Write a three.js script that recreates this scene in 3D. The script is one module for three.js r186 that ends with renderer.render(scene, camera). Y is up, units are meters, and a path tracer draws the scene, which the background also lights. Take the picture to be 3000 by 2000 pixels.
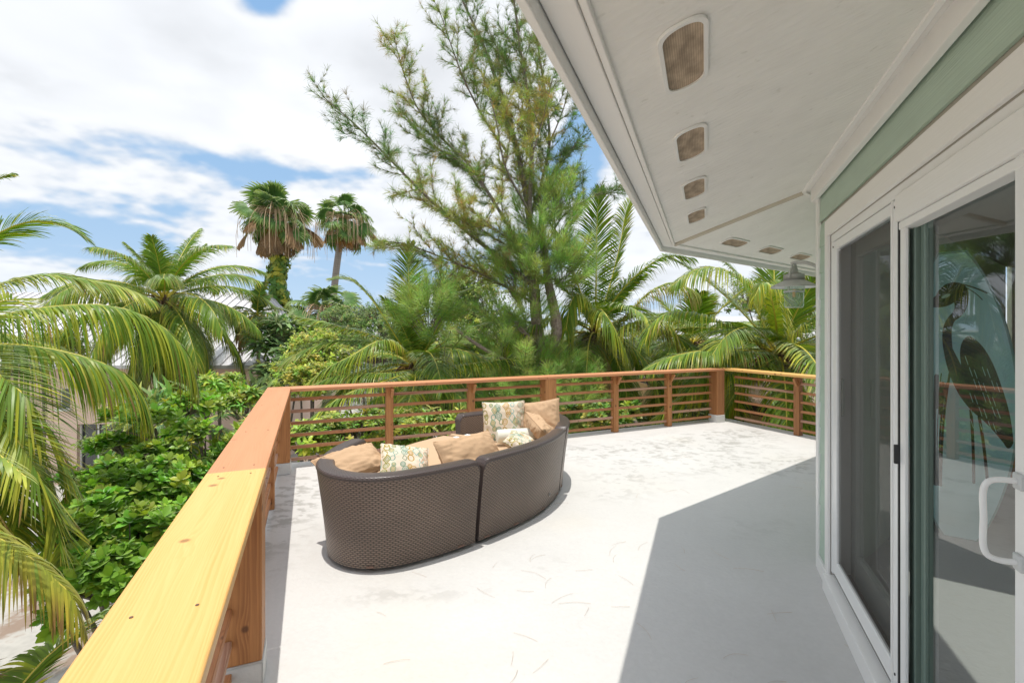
import * as THREE from 'three';
import { mergeGeometries, mergeVertices } from 'three/addons/utils/BufferGeometryUtils.js';
import { RoundedBoxGeometry } from 'three/addons/geometries/RoundedBoxGeometry.js';
import { ImprovedNoise } from 'three/addons/math/ImprovedNoise.js';

// ------------------------------------------------------------------ camera, sky, sun, exposure
const scene = new THREE.Scene();
const camera = new THREE.PerspectiveCamera(70.72, 1024 / 682, 0.05, 900);
camera.position.set(0, 1.58, 0);
camera.setViewOffset(1024, 682, 0, 11.75, 1024, 682);      // shift lens: verticals stay vertical, horizon a little above the middle
camera.updateProjectionMatrix();

const renderer = new THREE.WebGLRenderer({ antialias: true });
renderer.toneMapping = THREE.LinearToneMapping;
renderer.toneMappingExposure = 1.66;
renderer.shadowMap.enabled = true;

const PN = new ImprovedNoise();
const V3 = (x, y, z) => new THREE.Vector3(x, y, z);
const vec = (a) => new THREE.Vector3(a[0], a[1], a[2]);
const clamp = (x, a = 0, b = 1) => Math.min(b, Math.max(a, x));
const mixn = (a, b, t) => a + (b - a) * t;
const sstep = (a, b, x) => { const t = clamp((x - a) / (b - a)); return t * t * (3 - 2 * t); };
function fbm(x, y, z, oct) { let s = 0, a = 0.5, f = 1; for (let i = 0; i < oct; i++) { s += a * PN.noise(x * f, y * f, z * f); a *= 0.5; f *= 2.03; } return s; }
function rngOf(seed) { let s = seed | 0; return () => { s = (s + 0x6d2b79f5) | 0; let t = Math.imul(s ^ (s >>> 15), 1 | s); t = (t + Math.imul(t ^ (t >>> 7), 61 | t)) ^ t; return ((t ^ (t >>> 14)) >>> 0) / 4294967296; }; }

function makeSky() {
  const W = 3072, H = 1536, data = new Float32Array(W * H * 4), D = Math.PI / 180;
  // broad cloud banks and clear holes: azimuth (degrees right of the deck's far rail view), elevation, half sizes, strength
  const banks = [
    [-38, 27, 26, 11, .34], [-17, 25, 15, 10, .34], [-2, 27, 10, 11, .38], [-31, 10.5, 16, 4.5, .16], [-13, 13.5, 9, 3, .22], [-24, 16, 22, 3.5, .1], [11, 16, 5, 5, .3], [14, 8, 9, 4, .2], [-7, 19, 11, 8, .2], [3, 19, 7, 8, .12],
    [-27.5, 31.2, 3.4, 2.6, -.75], [-24, 33.5, 5, 2, -.5], [-26, 16.4, 8, 2.2, -.4], [-16.5, 17.2, 6, 2, -.4], [-37, 17, 7, 1.5, -.26], [7.9, 20, 2.8, 5, -.5], [-23, 5, 14, 3.4, -.3], [-44, 14.8, 4, 1.6, -.25], [1, 33, 3, 4, -.14], [-14, 36, 3, 3, -.3],
    [70, 30, 26, 12, .3], [115, 22, 24, 10, .34], [160, 30, 26, 11, .3], [-80, 26, 22, 10, .32], [-125, 24, 25, 11, .3], [-165, 18, 16, 8, .25], [40, 18, 12, 7, .2], [90, 14, 12, 4, -.2], [-100, 14, 10, 4, -.25], [140, 14, 12, 4, -.2], [35, 40, 14, 8, .25], [-60, 52, 30, 10, .3], [60, 58, 30, 10, .28], [180, 55, 34, 12, .3], [0, 55, 24, 9, .3],
  ];
  for (let r = 0; r < H; r++) {
    const el = (r + 0.5) / H * Math.PI - Math.PI / 2, sy = Math.sin(el), cy = Math.cos(el), eld = el / D;
    for (let c = 0; c < W; c++) {
      const o = (r * W + c) * 4, a = ((c + 0.5) / W - 0.5) * 2 * Math.PI, x = Math.cos(a) * cy, z = Math.sin(a) * cy;
      data[o + 3] = 1;
      if (r < H / 2 - 4) { data[o] = 0.42; data[o + 1] = 0.45; data[o + 2] = 0.42; continue; }
      let az = (a + Math.PI / 2) / D; if (az > 180) az -= 360; if (az < -180) az += 360;
      const k = 1 / (Math.max(sy, 0) + 0.16), px = x * k, pz = z * k;
      const warp = fbm(px * 0.8 + 5, pz * 0.8, 3.3, 3) * 0.5;
      let d = fbm(px * 1.15 + warp, 1.7, pz * 1.15 - warp, 6) * 0.95;
      const fine = fbm(px * 3.4 + 9, pz * 3.4, 7.7, 5) * .6 + fbm(px * 11, pz * 11, 2.2, 4) * .75;
      for (const b of banks) {
        let da = az - b[0]; if (da > 180) da -= 360; if (da < -180) da += 360;
        da = da * Math.min(1, cy + 0.2) / b[2]; const de = (eld - b[1]) / b[3], q = da * da + de * de;
        if (q < 6) d += b[4] * Math.exp(-q * 1.1);
      }
      d += 0.105 + fine * 0.27;
      const cov = sstep(-0.09, 0.19, d), thick = sstep(0.12, 0.62, d + fine * .2);
      const t = clamp(eld / 60), hz = Math.exp(-Math.max(eld, 0) / 9);
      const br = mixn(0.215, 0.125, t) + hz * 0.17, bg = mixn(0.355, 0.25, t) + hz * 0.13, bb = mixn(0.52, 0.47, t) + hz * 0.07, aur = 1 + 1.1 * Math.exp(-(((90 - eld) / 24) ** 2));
      const lum = 0.575 - 0.14 * thick * (0.5 + fbm(px * 2 + 3, pz * 2 + 8, 1.1, 3) * 2.2) + 0.09 * sstep(.05, .35, d) + fine * 0.06;
      const cr = lum * 0.98, cg = lum * 0.995, cb = lum * 1.02, al = cov * (0.93 - 0.35 * hz * hz);
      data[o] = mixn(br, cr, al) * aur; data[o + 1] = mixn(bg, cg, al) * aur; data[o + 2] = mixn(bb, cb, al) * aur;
    }
  }
  const t = new THREE.DataTexture(data, W, H, THREE.RGBAFormat, THREE.FloatType);
  t.mapping = THREE.EquirectangularReflectionMapping; t.magFilter = t.minFilter = THREE.LinearFilter; t.needsUpdate = true;
  return t;
}
const sky = makeSky();
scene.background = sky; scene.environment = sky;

const sun = new THREE.DirectionalLight(new THREE.Color(1, 0.955, 0.88), 2.1);
sun.position.set(-1.75, 50, 4.25); sun.target.position.set(0, 0, 0);   // nearly overhead, a little behind the camera and to its left
sun.castShadow = true; sun.shadow.mapSize.set(4096, 4096); sun.shadow.radius = 1;
Object.assign(sun.shadow.camera, { left: -30, right: 30, top: 30, bottom: -30, near: 1, far: 120 });
scene.add(sun, sun.target);

// ------------------------------------------------------------------ small helpers
const names = new Map();
function numbered(n) { const k = names.get(n) || 0; names.set(n, k + 1); return k ? n + '_' + String(k).padStart(3, '0') : n; }
function thing(name, label, category, pos = [0, 0, 0], turn = 0, group) {
  const o = new THREE.Group(); o.name = numbered(name); o.position.set(...pos); o.rotation.y = turn;
  o.userData = { label, category }; if (group) o.userData.group = group;
  scene.add(o); return o;
}
function mesh(name, geo, mat, parent, pos, rot) {
  const m = new THREE.Mesh(geo, mat); m.name = name; m.castShadow = m.receiveShadow = true;
  if (pos) m.position.set(...pos); if (rot) m.rotation.set(...rot);
  parent.add(m); return m;
}
function single(name, geo, mat, label, category, pos, rot, group) {
  const m = mesh(numbered(name), geo, mat, scene, pos, rot); m.userData = { label, category }; if (group) m.userData.group = group; return m;
}
function structure(name, geo, mat, label) { const m = mesh(numbered(name), geo, mat, scene); m.userData = { kind: 'structure', label, category: name.replace(/_/g, ' ') }; return m; }
const std = (rgb, rough = 0.7, extra = {}) => { const m = new THREE.MeshStandardMaterial({ roughness: rough, ...extra }); m.color.setRGB(...rgb); return m; };
const phys = (rgb, rough, extra) => { const m = new THREE.MeshPhysicalMaterial({ roughness: rough, ...extra }); m.color.setRGB(...rgb); return m; };
const enc = (x) => { x = clamp(x); return Math.round(255 * (x <= 0.0031308 ? 12.92 * x : 1.055 * Math.pow(x, 1 / 2.4) - 0.055)); };
function texture(w, h, fn, srgb = true) {
  const d = new Uint8Array(w * h * 4);
  for (let y = 0; y < h; y++) for (let x = 0; x < w; x++) {
    const c = fn((x + 0.5) / w, (y + 0.5) / h), o = (y * w + x) * 4;
    if (srgb) { d[o] = enc(c[0]); d[o + 1] = enc(c[1]); d[o + 2] = enc(c[2]); } else d[o] = d[o + 1] = d[o + 2] = Math.round(255 * clamp(c));
    d[o + 3] = 255;
  }
  const t = new THREE.DataTexture(d, w, h, THREE.RGBAFormat); t.wrapS = t.wrapT = THREE.RepeatWrapping; t.magFilter = t.minFilter = THREE.LinearFilter;
  if (srgb) t.colorSpace = THREE.SRGBColorSpace; t.needsUpdate = true; return t;
}
const lerp3 = (a, b, t) => [mixn(a[0], b[0], t), mixn(a[1], b[1], t), mixn(a[2], b[2], t)];

// geometry with uv in metres: u along the long side
function metreUV(g, long = 0, off = 0) {
  const p = g.attributes.position, n = g.attributes.normal, uv = new Float32Array(p.count * 2);
  for (let i = 0; i < p.count; i++) {
    const P = [p.getX(i), p.getY(i), p.getZ(i)], N = [Math.abs(n.getX(i)), Math.abs(n.getY(i)), Math.abs(n.getZ(i))];
    let k = N[0] > N[1] && N[0] > N[2] ? 0 : N[1] > N[2] ? 1 : 2; const rest = [0, 1, 2].filter((q) => q !== k);
    const u = rest.includes(long) ? long : rest[0], v = rest.find((q) => q !== u);
    uv[i * 2] = P[u] + off; uv[i * 2 + 1] = P[v] + off * 0.37 + k * 0.31;
  }
  g.setAttribute('uv', new THREE.BufferAttribute(uv, 2)); return g;
}
function board(w, h, d, r = 0.004, off = 0) {     // chamfered box, uv along its longest side
  const g = new RoundedBoxGeometry(w, h, d, 1, Math.min(r, w / 3, h / 3, d / 3));
  return metreUV(g, w >= h && w >= d ? 0 : h >= d ? 1 : 2, off);
}
let beamOff = 0;
// a board from p to q (centre line), local x along it, then turned into place
function beam(name, p, q, h, d, mat, parent, r = 0.004) {
  const a = vec(p), b = vec(q), dir = b.clone().sub(a), L = dir.length(); dir.normalize();
  beamOff += 0.613;
  const m = mesh(name, board(L, h, d, r, beamOff), mat, parent);
  const yaw = Math.atan2(-dir.z, dir.x), pit = Math.asin(clamp(dir.y, -1, 1));
  m.rotation.order = 'YZX'; m.rotation.set(0, yaw, pit);
  m.position.copy(a.add(b).multiplyScalar(0.5)).sub(parent === scene ? V3(0, 0, 0) : parent.position); return m;
}
function tube(pts, r0, r1, seg = 8, rings = 0, rfn) {          // tapered tube through points
  const cv = new THREE.CatmullRomCurve3(pts.map((p) => p.isVector3 ? p : vec(p)), false, 'centripetal'), n = rings || Math.max(3, pts.length * 3);
  const fr = cv.computeFrenetFrames(n, false), pos = [], nor = [], uv = [], idx = [], L = cv.getLength();
  for (let i = 0; i <= n; i++) {
    const t = i / n, P = cv.getPointAt(t), r = rfn ? rfn(t) : mixn(r0, r1, t);
    for (let j = 0; j <= seg; j++) {
      const a = j / seg * Math.PI * 2, N = fr.normals[i].clone().multiplyScalar(Math.cos(a)).addScaledVector(fr.binormals[i], Math.sin(a));
      pos.push(P.x + N.x * r, P.y + N.y * r, P.z + N.z * r); nor.push(N.x, N.y, N.z); uv.push(t * L, j / seg * Math.max(.1, 6.28 * r0));
    }
  }
  for (let i = 0; i < n; i++) for (let j = 0; j < seg; j++) { const a = i * (seg + 1) + j, b = a + seg + 1; idx.push(a, a + 1, b, b, a + 1, b + 1); }
  const ends = [[0, -1], [n, 1]];
  for (const [i, s] of ends) { const P = cv.getPointAt(i / n), T = cv.getTangentAt(i / n).multiplyScalar(s), c = pos.length / 3; pos.push(P.x, P.y, P.z); nor.push(T.x, T.y, T.z); uv.push(0, 0);
    for (let j = 0; j < seg; j++) { const a = i * (seg + 1) + j; s > 0 ? idx.push(c, a, a + 1) : idx.push(c, a + 1, a); } }
  const g = new THREE.BufferGeometry(); g.setAttribute('position', new THREE.Float32BufferAttribute(pos, 3)); g.setAttribute('normal', new THREE.Float32BufferAttribute(nor, 3)); g.setAttribute('uv', new THREE.Float32BufferAttribute(uv, 2)); g.setIndex(idx); return g;
}
function prism(poly, y0, y1, hole) {                       // polygon [[x, z] ...] given in plan, between two heights
  const s = new THREE.Shape(poly.map(([x, z]) => new THREE.Vector2(x, -z))); if (hole) s.holes.push(new THREE.Path(hole.map(([x, z]) => new THREE.Vector2(x, -z)))); const g = new THREE.ExtrudeGeometry(s, { depth: y1 - y0, bevelEnabled: false });
  g.rotateX(-Math.PI / 2); g.translate(0, y0, 0); return g;
}

// ------------------------------------------------------------------ textures and materials
function woodTex(seed, light, dark, knotty = 0.4, rings = 16) {       // 1.6 m along, 0.32 m across
  const r = rngOf(seed), knots = [...Array(4)].map(() => [r(), r(), 0.012 + r() * 0.015]);
  return texture(1024, 256, (u, v) => {
    const w = mixn(fbm(u * 1.6 + seed, v * 2.2, seed * 1.3, 3), fbm((u - 1) * 1.6 + seed, v * 2.2, seed * 1.3, 3), sstep(.7, 1, u)), cath = 2.0 * Math.exp(-(((v - 0.5) / 0.22) ** 2)) * Math.abs(((u * 1.0 + 0.2 * w) % 1) * 2 - 1);
    let g = (v + .07 * PN.noise(v * 5.3, seed, 1.5) + .03 * PN.noise(v * 13, seed, 4.5)) * rings + w * 1.6 + cath * 1.6, k = 0;
    for (const [ku, kv, kr] of knots) { const d = Math.hypot((u - ku) * 1.6, (v - kv) * 0.32); g += 1.1 * Math.exp(-d * d / (kr * kr * 9)); k = Math.max(k, knotty * sstep(kr, kr * 0.35, d)); }
    const f = g - Math.floor(g), ring = sstep(0, 0.72, f) * (1 - sstep(0.86, 1, f));
    const fib = fbm(u * 10, v * 190, seed, 3) * 0.75, am = mixn(fbm(u * 1.2, v * 5, seed + 9, 3), fbm((u - 1) * 1.2, v * 5, seed + 9, 3), sstep(.7, 1, u)), t = clamp(0.12 + ring * (.18 + .5 * sstep(-.25, .3, am)) + fib * 0.75 + am * .35);
    return lerp3(lerp3(light, dark, t), [dark[0] * 0.3, dark[1] * 0.25, dark[2] * 0.25], k);
  });
}
function scaled(t, sx, sy) { const c = t.clone(); c.repeat.set(sx, sy); c.needsUpdate = true; return c; }
const grainBump = texture(512, 256, (u, v) => 0.5 + fbm(u * 6, v * 60, 4, 3) * 0.9, false);
const woodMat = (tex, rough, bump = 0.0012) => new THREE.MeshPhysicalMaterial({ map: scaled(tex, 1 / 1.6, 1 / 0.32), roughness: rough, bumpMap: scaled(grainBump, 0.8, 3), bumpScale: bump, clearcoat: 0.12, clearcoatRoughness: 0.4 });
const pineMat = woodMat(woodTex(11, [.80, .47, .16], [.72, .365, .09], .75, 34), .5, .0005);
const stainMat = woodMat(woodTex(23, [.60, .27, .125], [.55, .23, .10], .3, 24), .55, .0006);
const postMat = woodMat(woodTex(37, [.50, .225, .075], [.28, .105, .03], .8, 20), .6);
const postMat2 = woodMat(woodTex(41, [.42, .185, .065], [.22, .08, .024], .9, 17), .62);
const slatMat = woodMat(woodTex(53, [.48, .21, .085], [.31, .12, .045], .7, 18), .6);
const slatMatWorn = woodMat(woodTex(59, [.52, .32, .22], [.27, .1, .045], .8, 16), .65);
const concreteBump = texture(512, 512, (u, v) => 0.5 + fbm(u * 24, v * 24, 2, 4) * 0.8, false);
const whiteBase = std([.62, .62, .6], .8, { bumpMap: scaled(concreteBump, 2, 2), bumpScale: .003 });

const whitePaintTex = texture(512, 512, (u, v) => { const s = 1 + fbm(u * 6, v * 6, 1, 4) * .09, d = sstep(.3, .45, fbm(u * 22, v * 22, 6, 3)) * .1; return [.90 * s - d, .885 * s - d, .84 * s - d * 1.1]; });
const stuccoBump = texture(512, 512, (u, v) => 0.5 + fbm(u * 40, v * 14, 3, 4) * .8, false);
const soffitMat = new THREE.MeshStandardMaterial({ map: whitePaintTex, roughness: .75, bumpMap: scaled(stuccoBump, 1, 1), bumpScale: .0035 });
const whiteTrim = std([.88, .875, .85], .42, { bumpMap: scaled(grainBump, .6, 2), bumpScale: .0006 });
const whiteVinyl = std([.87, .875, .865], .3);
const greyVinyl = std([.36, .39, .36], .35), shadeVinyl = std([.17, .235, .20], .3);  // shadeVinyl: white frame darkened, shade and glass tint put into its colour
const sageTex = texture(512, 256, (u, v) => { const s = 1 + fbm(u * 5, v * 9, 9, 4) * .12; return [.45 * s, .575 * s, .475 * s]; });
const sageMat = new THREE.MeshStandardMaterial({ map: scaled(sageTex, .7, 1.4), roughness: .55, bumpMap: scaled(grainBump, .5, 3), bumpScale: .0015 });
const sealMat = std([.03, .03, .03], .6);
const glassMat = new THREE.MeshPhysicalMaterial({ color: 0xffffff, roughness: 0, transmission: 1, thickness: 0, ior: 1.6 });
glassMat.color.setRGB(.93, .955, .945);
// ------------------------------------------------------------------ ground, deck slab
const GY = -4;
{
  const g = new THREE.PlaneGeometry(700, 700, 1, 1); g.rotateX(-Math.PI / 2); g.translate(0, GY, -150);
  const uv = g.attributes.uv; for (let i = 0; i < uv.count; i++) uv.setXY(i, uv.getX(i) * 700 / 9, uv.getY(i) * 700 / 9);
  const tex = texture(1024, 1024, (u, v) => {
    const cu = Math.cos(u * 6.283), su = Math.sin(u * 6.283), n = fbm(cu * 1.4 + 4, su * 1.4, v * 6, 4), f = fbm(u * 60, v * 60, 3, 3), lit = sstep(.02, .3, n + f * .3);
    const b = .46 + n * .12 + f * .12, edge = Math.min(1, Math.min(v, 1 - v) * 12);
    return lerp3([b, b * .96, b * .88], [.22, .135, .085], lit * .8 * edge);
  });
  const m = new THREE.MeshStandardMaterial({ map: tex, roughness: .95 }); structure('ground', g, m, 'pale sandy ground with leaf litter below the deck');
}
const A = [-2.498, -5.422], UL = [-.3896, -.921], OL = [-.921, .3896];              // inner corner of the rails, left run, its outward side
const UF = [.909, -.4168], OF = [-.4168, -.909], C = [3.655, -8.243];               // far run
const UR = [.4168, .909], OR = [.909, -.4168];                                      // right run
const at2 = (o, u, s, n, k) => [o[0] + u[0] * s + n[0] * k, o[1] + u[1] * s + n[1] * k];
{
  const e = .3, c1 = [A[0] + (OL[0] + OF[0]) * e, A[1] + (OL[1] + OF[1]) * e], c2 = [C[0] + (OF[0] + OR[0]) * e, C[1] + (OF[1] + OR[1]) * e];
  const poly = [at2(A, UL, -9, OL, e), c1, c2, at2(C, UR, 5.5, OR, e), [7.5, -1.5], [4.2, 4.5]];
  const g = prism(poly, -.32, 0), p = g.attributes.position, uv = g.attributes.uv;
  for (let i = 0; i < p.count; i++) uv.setXY(i, (p.getX(i) + 4) / 10, (-p.getZ(i) + 1) / 10);
  // painted concrete: mildew where water stands, each patch with a place of its own
  const patches = [[-2.05, -4.3, .42, .75, .9], [-2.1, -3.55, .25, .5, .5], [-1.8, -3.1, .35, .6, .35], [-2.3, -5.0, .3, .3, .4], [1.9, -6.4, 1.0, .5, .62], [3.0, -6.9, .8, .5, .66], [2.5, -5.6, .9, .45, .5], [3.4, -5.7, .6, .5, .38], [1.25, -5.3, .45, .6, .45], [.9, -4.7, .3, .3, .3], [-.75, -2.85, .3, .12, .33], [-.3, -2.9, .3, .15, .2], [.15, -3.2, .3, .2, .22], [2.0, -3.9, .5, .5, .16], [3.5, -7.4, .5, .3, .7], [.9, -6.2, .5, .35, .4]];
  const tex = texture(2048, 2048, (u, v) => {
    const x = u * 10 - 4, z = -(v * 10 - 1), n = fbm(x * 1.1, z * 1.1, 1, 4), f = fbm(x * 11, z * 13, 5, 4), s = fbm(x * 40, z * 40, 8, 2);
    let k = 0; for (const q of patches) { const d = ((x - q[0]) / q[2]) ** 2 + ((z - q[1]) / q[3]) ** 2; if (d < 5) k += q[4] * Math.exp(-d); }
    const streak = fbm(x * 4.5 + f * .6, z * 6.5 + f * .5, 2.5, 5), speck = sstep(-.04, .34, streak + f * .9 + s * .3) * clamp(k * 1.5), veil = k * .22;
    const b = .60 + n * .05 + s * .035 + f * .025, st = clamp(speck * .5 + veil * .75), warm = sstep(.1, .5, fbm(x * .7 + 3, z * .7, 4, 3)) * .05;
    return lerp3([b + warm * .3, b * .985, b * (.955 - warm)], [.235, .225, .2], st);
  });
  const m = new THREE.MeshStandardMaterial({ map: tex, roughness: .72, bumpMap: scaled(concreteBump, 14, 14), bumpScale: .0022 });
  structure('deck_floor', g, m, 'white painted concrete deck with grey mildew stains');
}

// ------------------------------------------------------------------ railing
{
  const P0 = [A[0], 0, A[1]], rail = thing('deck_railing', 'brown stained wooden railing with horizontal slats round the white deck', 'railing', P0);
  const TOP = .915, TH = .038, bw = .25, heights = [.085, .223, .361, .499, .637, .775];
  const p3 = (o, u, s, n, k, y) => { const q = at2(o, u, s, n, k); return [q[0], y, q[1]]; };
  const yRail = TOP - TH / 2;
  // handrail boards; the corner boards butt on the left run's board
  const hb = (o, u, n, s0, s1, mat, label, k = bw / 2) => { const m = beam('handrail', p3(o, u, s0, n, k, yRail), p3(o, u, s1, n, k, yRail), TH, bw, mat, rail, .006); if (label) m.userData.label = label; return m; };
  hb(A, UL, OL, -7.2, -3.366, pineMat, 'new yellow pine handrail board beside the camera');
  hb(A, UL, OL, -3.363, .245, stainMat, 'terracotta stained handrail board on the left run');
  hb(A, UF, OF, .002, 3.3, stainMat, 'terracotta stained handrail board behind the sofa');
  hb(A, UF, OF, 3.303, 6.77, stainMat, 'terracotta stained handrail board towards the far corner');
  hb(C, UR, OR, .002 - .24, 3.6, pineMat, 'yellow pine handrail board beyond the far corner');
  const screwG = new THREE.CylinderGeometry(.0045, .0045, .003, 8), screwM = std([.16, .11, .07], .5, { metalness: .4 });
  for (const [o, u, n, list] of [[A, UL, OL, [-6.2, -5.4, -4.6, -3.44, -3.29, -2.4, -1.22, -.12]], [A, UF, OF, [1.12, 2.2, 3.25, 3.36, 4.56, 5.63, 6.6]], [C, UR, OR, [.1, 1.21, 2.3]]]) for (const s of list) for (const k of [.06, .19]) { const q = p3(o, u, s, n, k, TOP); mesh('screw', screwG, screwM, rail, [q[0] - P0[0], TOP, q[2] - P0[2]]); }
  const post = (o, u, n, s, big, rot) => {
    const w = big ? .178 : .09, k = big ? w / 2 + .001 : .135, c = at2(o, u, s, n, k), b = big ? .125 : 0, h = TOP - TH - b - .001, mat = Math.floor(s * 7) % 2 ? postMat : postMat2;
    const m = mesh('post', board(w, h, w, .006, s * .77), mat, rail, [c[0] - P0[0], b + h / 2, c[1] - P0[2]], [0, Math.atan2(-u[1], u[0]), 0]);
    if (big) mesh('post_base', board(w + .012, .125, w + .012, .008), whiteBase, rail, [c[0] - P0[0], .0625, c[1] - P0[2]], [0, Math.atan2(-u[1], u[0]), 0]);
    else {   // slanted bracket under the handrail and dark plugs over the bolts
      const a = p3(o, u, s + .02, n, .088, TOP - .17), e = p3(o, u, s + .02, n, .016, TOP - .06); beam('bracket', a, e, .04, .035, postMat, rail, .003);
      for (const y of (s > 5 ? [.32, .66, .78] : [])) { const bq = p3(o, u, s, n, .0885, y); mesh('bolt', new THREE.CylinderGeometry(.011, .011, .01, 10).rotateX(Math.PI / 2), sealMat, m, [0.0, y - h / 2, (o === C ? -1 : -1) * 0]).position.set(0, y - h / 2, w / 2).applyAxisAngle(V3(0, 1, 0), 0); }
    }
    return m;
  };
  const runs = [
    [A, UL, OL, [[-7.2, 0], [-5.5, 0], [-3.5, 1], [-1.22, 0], [-.09, 1]]],
    [A, UF, OF, [[-.09 + .0, -1], [1.12, 0], [2.2, 0], [3.36, 1], [4.56, 0], [5.63, 0], [6.67, 1]]],
    [C, UR, OR, [[.0, -1], [1.215, 0], [2.35, 0], [3.6, 0]]],
  ];
  for (const [o, u, n, ps] of runs) {
    for (const [s, big] of ps) if (big >= 0) post(o, u, n, s, big);
    for (let i = 0; i + 1 < ps.length; i++) {
      const s0 = ps[i][0] + (ps[i][1] ? .09 : .045), s1 = ps[i + 1][0] - (ps[i + 1][1] ? .09 : .045);
      heights.forEach((y, k) => { beam('slat', p3(o, u, s0, n, .135, y), p3(o, u, s1, n, .135, y), .036, .036, (k * 3 + i * 5) % 4 === 0 || k === 1 && i % 2 ? slatMatWorn : slatMat, rail, .003); });
    }
  }
}

// ------------------------------------------------------------------ the house beside the deck: x along the door wall, z out over the deck
const HT = Math.atan2(-.928, -.373), HW = [2.033, 0, -3.161];
const house = thing('house', 'sage green clapboard house with white trim, deep white eaves and sliding glass door', 'house', HW, HT);
{
  const D2 = [-.861, -.509], Ex = 6.5;
  // wall 1 round the door opening (x 0.27 to 3.3), wall 2, back walls, floor, ceiling, storey below
  const wallMat = std([.5, .47, .42], .85);
  const wall = (x0, x1, y0, y1, z0 = -.14, z1 = -.002) => mesh('wall', new THREE.BoxGeometry(x1 - x0, y1 - y0, z1 - z0).translate((x0 + x1) / 2, (y0 + y1) / 2, (z0 + z1) / 2), wallMat, house);
  wall(0, .27, 0, 2.6); wall(.27, 3.3, 2.15, 2.6); wall(3.3, 3.7, 0, 2.6); wall(3.7, 6.3, 0, .15); wall(3.7, 6.3, 2.25, 2.6); wall(6.3, Ex, 0, 2.6);  // gap past the door is an unseen opening, added to light the room
  const side = (x0, z0, x1, z1, t = .12, nm = 'wall', mat = wallMat, y0 = 0, y1 = 2.6) => { const L = Math.hypot(x1 - x0, z1 - z0); return mesh(nm, new THREE.BoxGeometry(L, y1 - y0, t), mat, house, [(x0 + x1) / 2, (y0 + y1) / 2, (z0 + z1) / 2], [0, Math.atan2(-(z1 - z0), x1 - x0), 0]); };
  side(-.05 + .03, -.1, D2[0] * 6 + .03, D2[1] * 6 - .07, .14, 'wall', sageMat);
  const inner = std([.68, .66, .6], .9), plank = woodMat(woodTex(71, [.3, .24, .18], [.2, .15, .11], .5, 9), .7);
  side(Ex, -.14, Ex, -.5, .12, 'wall', inner); side(Ex, -.5, Ex, -5, .12, 'wall', inner, 0, .3); side(Ex, -.5, Ex, -5, .12, 'wall', inner, 2.3, 2.6); side(Ex, -5, Ex, -6, .12, 'wall', inner); side(D2[0] * 6, D2[1] * 6 - .2, D2[0] * 6, -6, .12, 'wall', inner);  // unseen end wall left mostly open so more light reaches the surfboard
  for (let i = 0; i < 16; i++) { const m = mesh('wall_plank', board(11.6, .158, .02, .003, i * 1.7), plank, house, [.7, .1 + i * .161, -5.95]); m.userData.label = undefined; }
  side(-5.2, -6.05, Ex, -6.05, .1, 'wall', inner);
  const poly = [[0, -.14], [Ex, -.14], [Ex, -6], [D2[0] * 6, -6], [D2[0] * 6, D2[1] * 6]];
  mesh('floor', prism(poly, -.1, .03), std([.33, .33, .32], .95, { bumpMap: scaled(concreteBump, .8, .8), bumpScale: .006 }), house);
  mesh('ceiling', prism(poly, 2.46, 2.58, [[.0, -.4], [1.9, -.4], [1.9, -2.5], [.0, -2.5]]), std([.6, .59, .55], .9), house);  // hole below the added skylight
  mesh('lower_wall', prism([[.25, -.25], [Ex, -.25], [Ex, -6], [D2[0] * 6, -6], [D2[0] * 6 + .3, D2[1] * 6 - .2]], -4, -.33), whiteBase, house);
  // eaves: sloping soffit of two faces, hip batten, fascia, roof
  const yW = 2.535, yF = 2.245, zF = .945, zO = 1.04, hx = (z) => -.2736 * z;
  const yS = (z) => yW + (yF - yW) * z / zF;
  const n2 = [D2[1] * -1, 0], perp = [-.509, .861];                    // outward of wall 2 in house axes
  const p2 = (t, k) => [D2[0] * t + perp[0] * k, D2[1] * t + perp[1] * k];
  const quad = (pts, th) => {                                          // slab: four corners below, same raised by th
    const pos = [], P = pts.map((p) => vec(p)), Q = P.map((p) => p.clone().add(V3(0, th, 0))), put = (a, b, c) => pos.push(...a.toArray(), ...b.toArray(), ...c.toArray());
    const f = (a, b, c, d) => { put(a, b, c); put(a, c, d); };
    f(P[0], P[1], P[2], P[3]); f(Q[3], Q[2], Q[1], Q[0]); for (let i = 0; i < 4; i++) { const j = (i + 1) % 4; f(P[j], P[i], Q[i], Q[j]); }
    const g = new THREE.BufferGeometry(); g.setAttribute('position', new THREE.Float32BufferAttribute(pos, 3)); g.computeVertexNormals(); return g;
  };
  const uvPlan = (g, s = 1) => { const p = g.attributes.position, uv = []; for (let i = 0; i < p.count; i++) uv.push(p.getX(i) * s, p.getZ(i) * s); g.setAttribute('uv', new THREE.Float32BufferAttribute(uv, 2)); return g; };
  const h2 = (k) => k * .2736;
  mesh('soffit', uvPlan(quad([[hx(0), yW, 0], [Ex, yW, 0], [Ex, yF, zF], [hx(zF), yF, zF]], .02)), soffitMat, house);
  const s2 = (k, t) => { const q = p2(t, k); return q; };
  { const a = s2(0, 0), b = s2(zF, h2(zF) * -1 + 0), c = s2(zF, 6), d = s2(0, 6); mesh('soffit', uvPlan(quad([[d[0], yW, d[1]], [hx(0), yW, 0], [hx(zF), yF, zF], [c[0], yF, c[1]]], .02)), soffitMat, house); }
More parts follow.
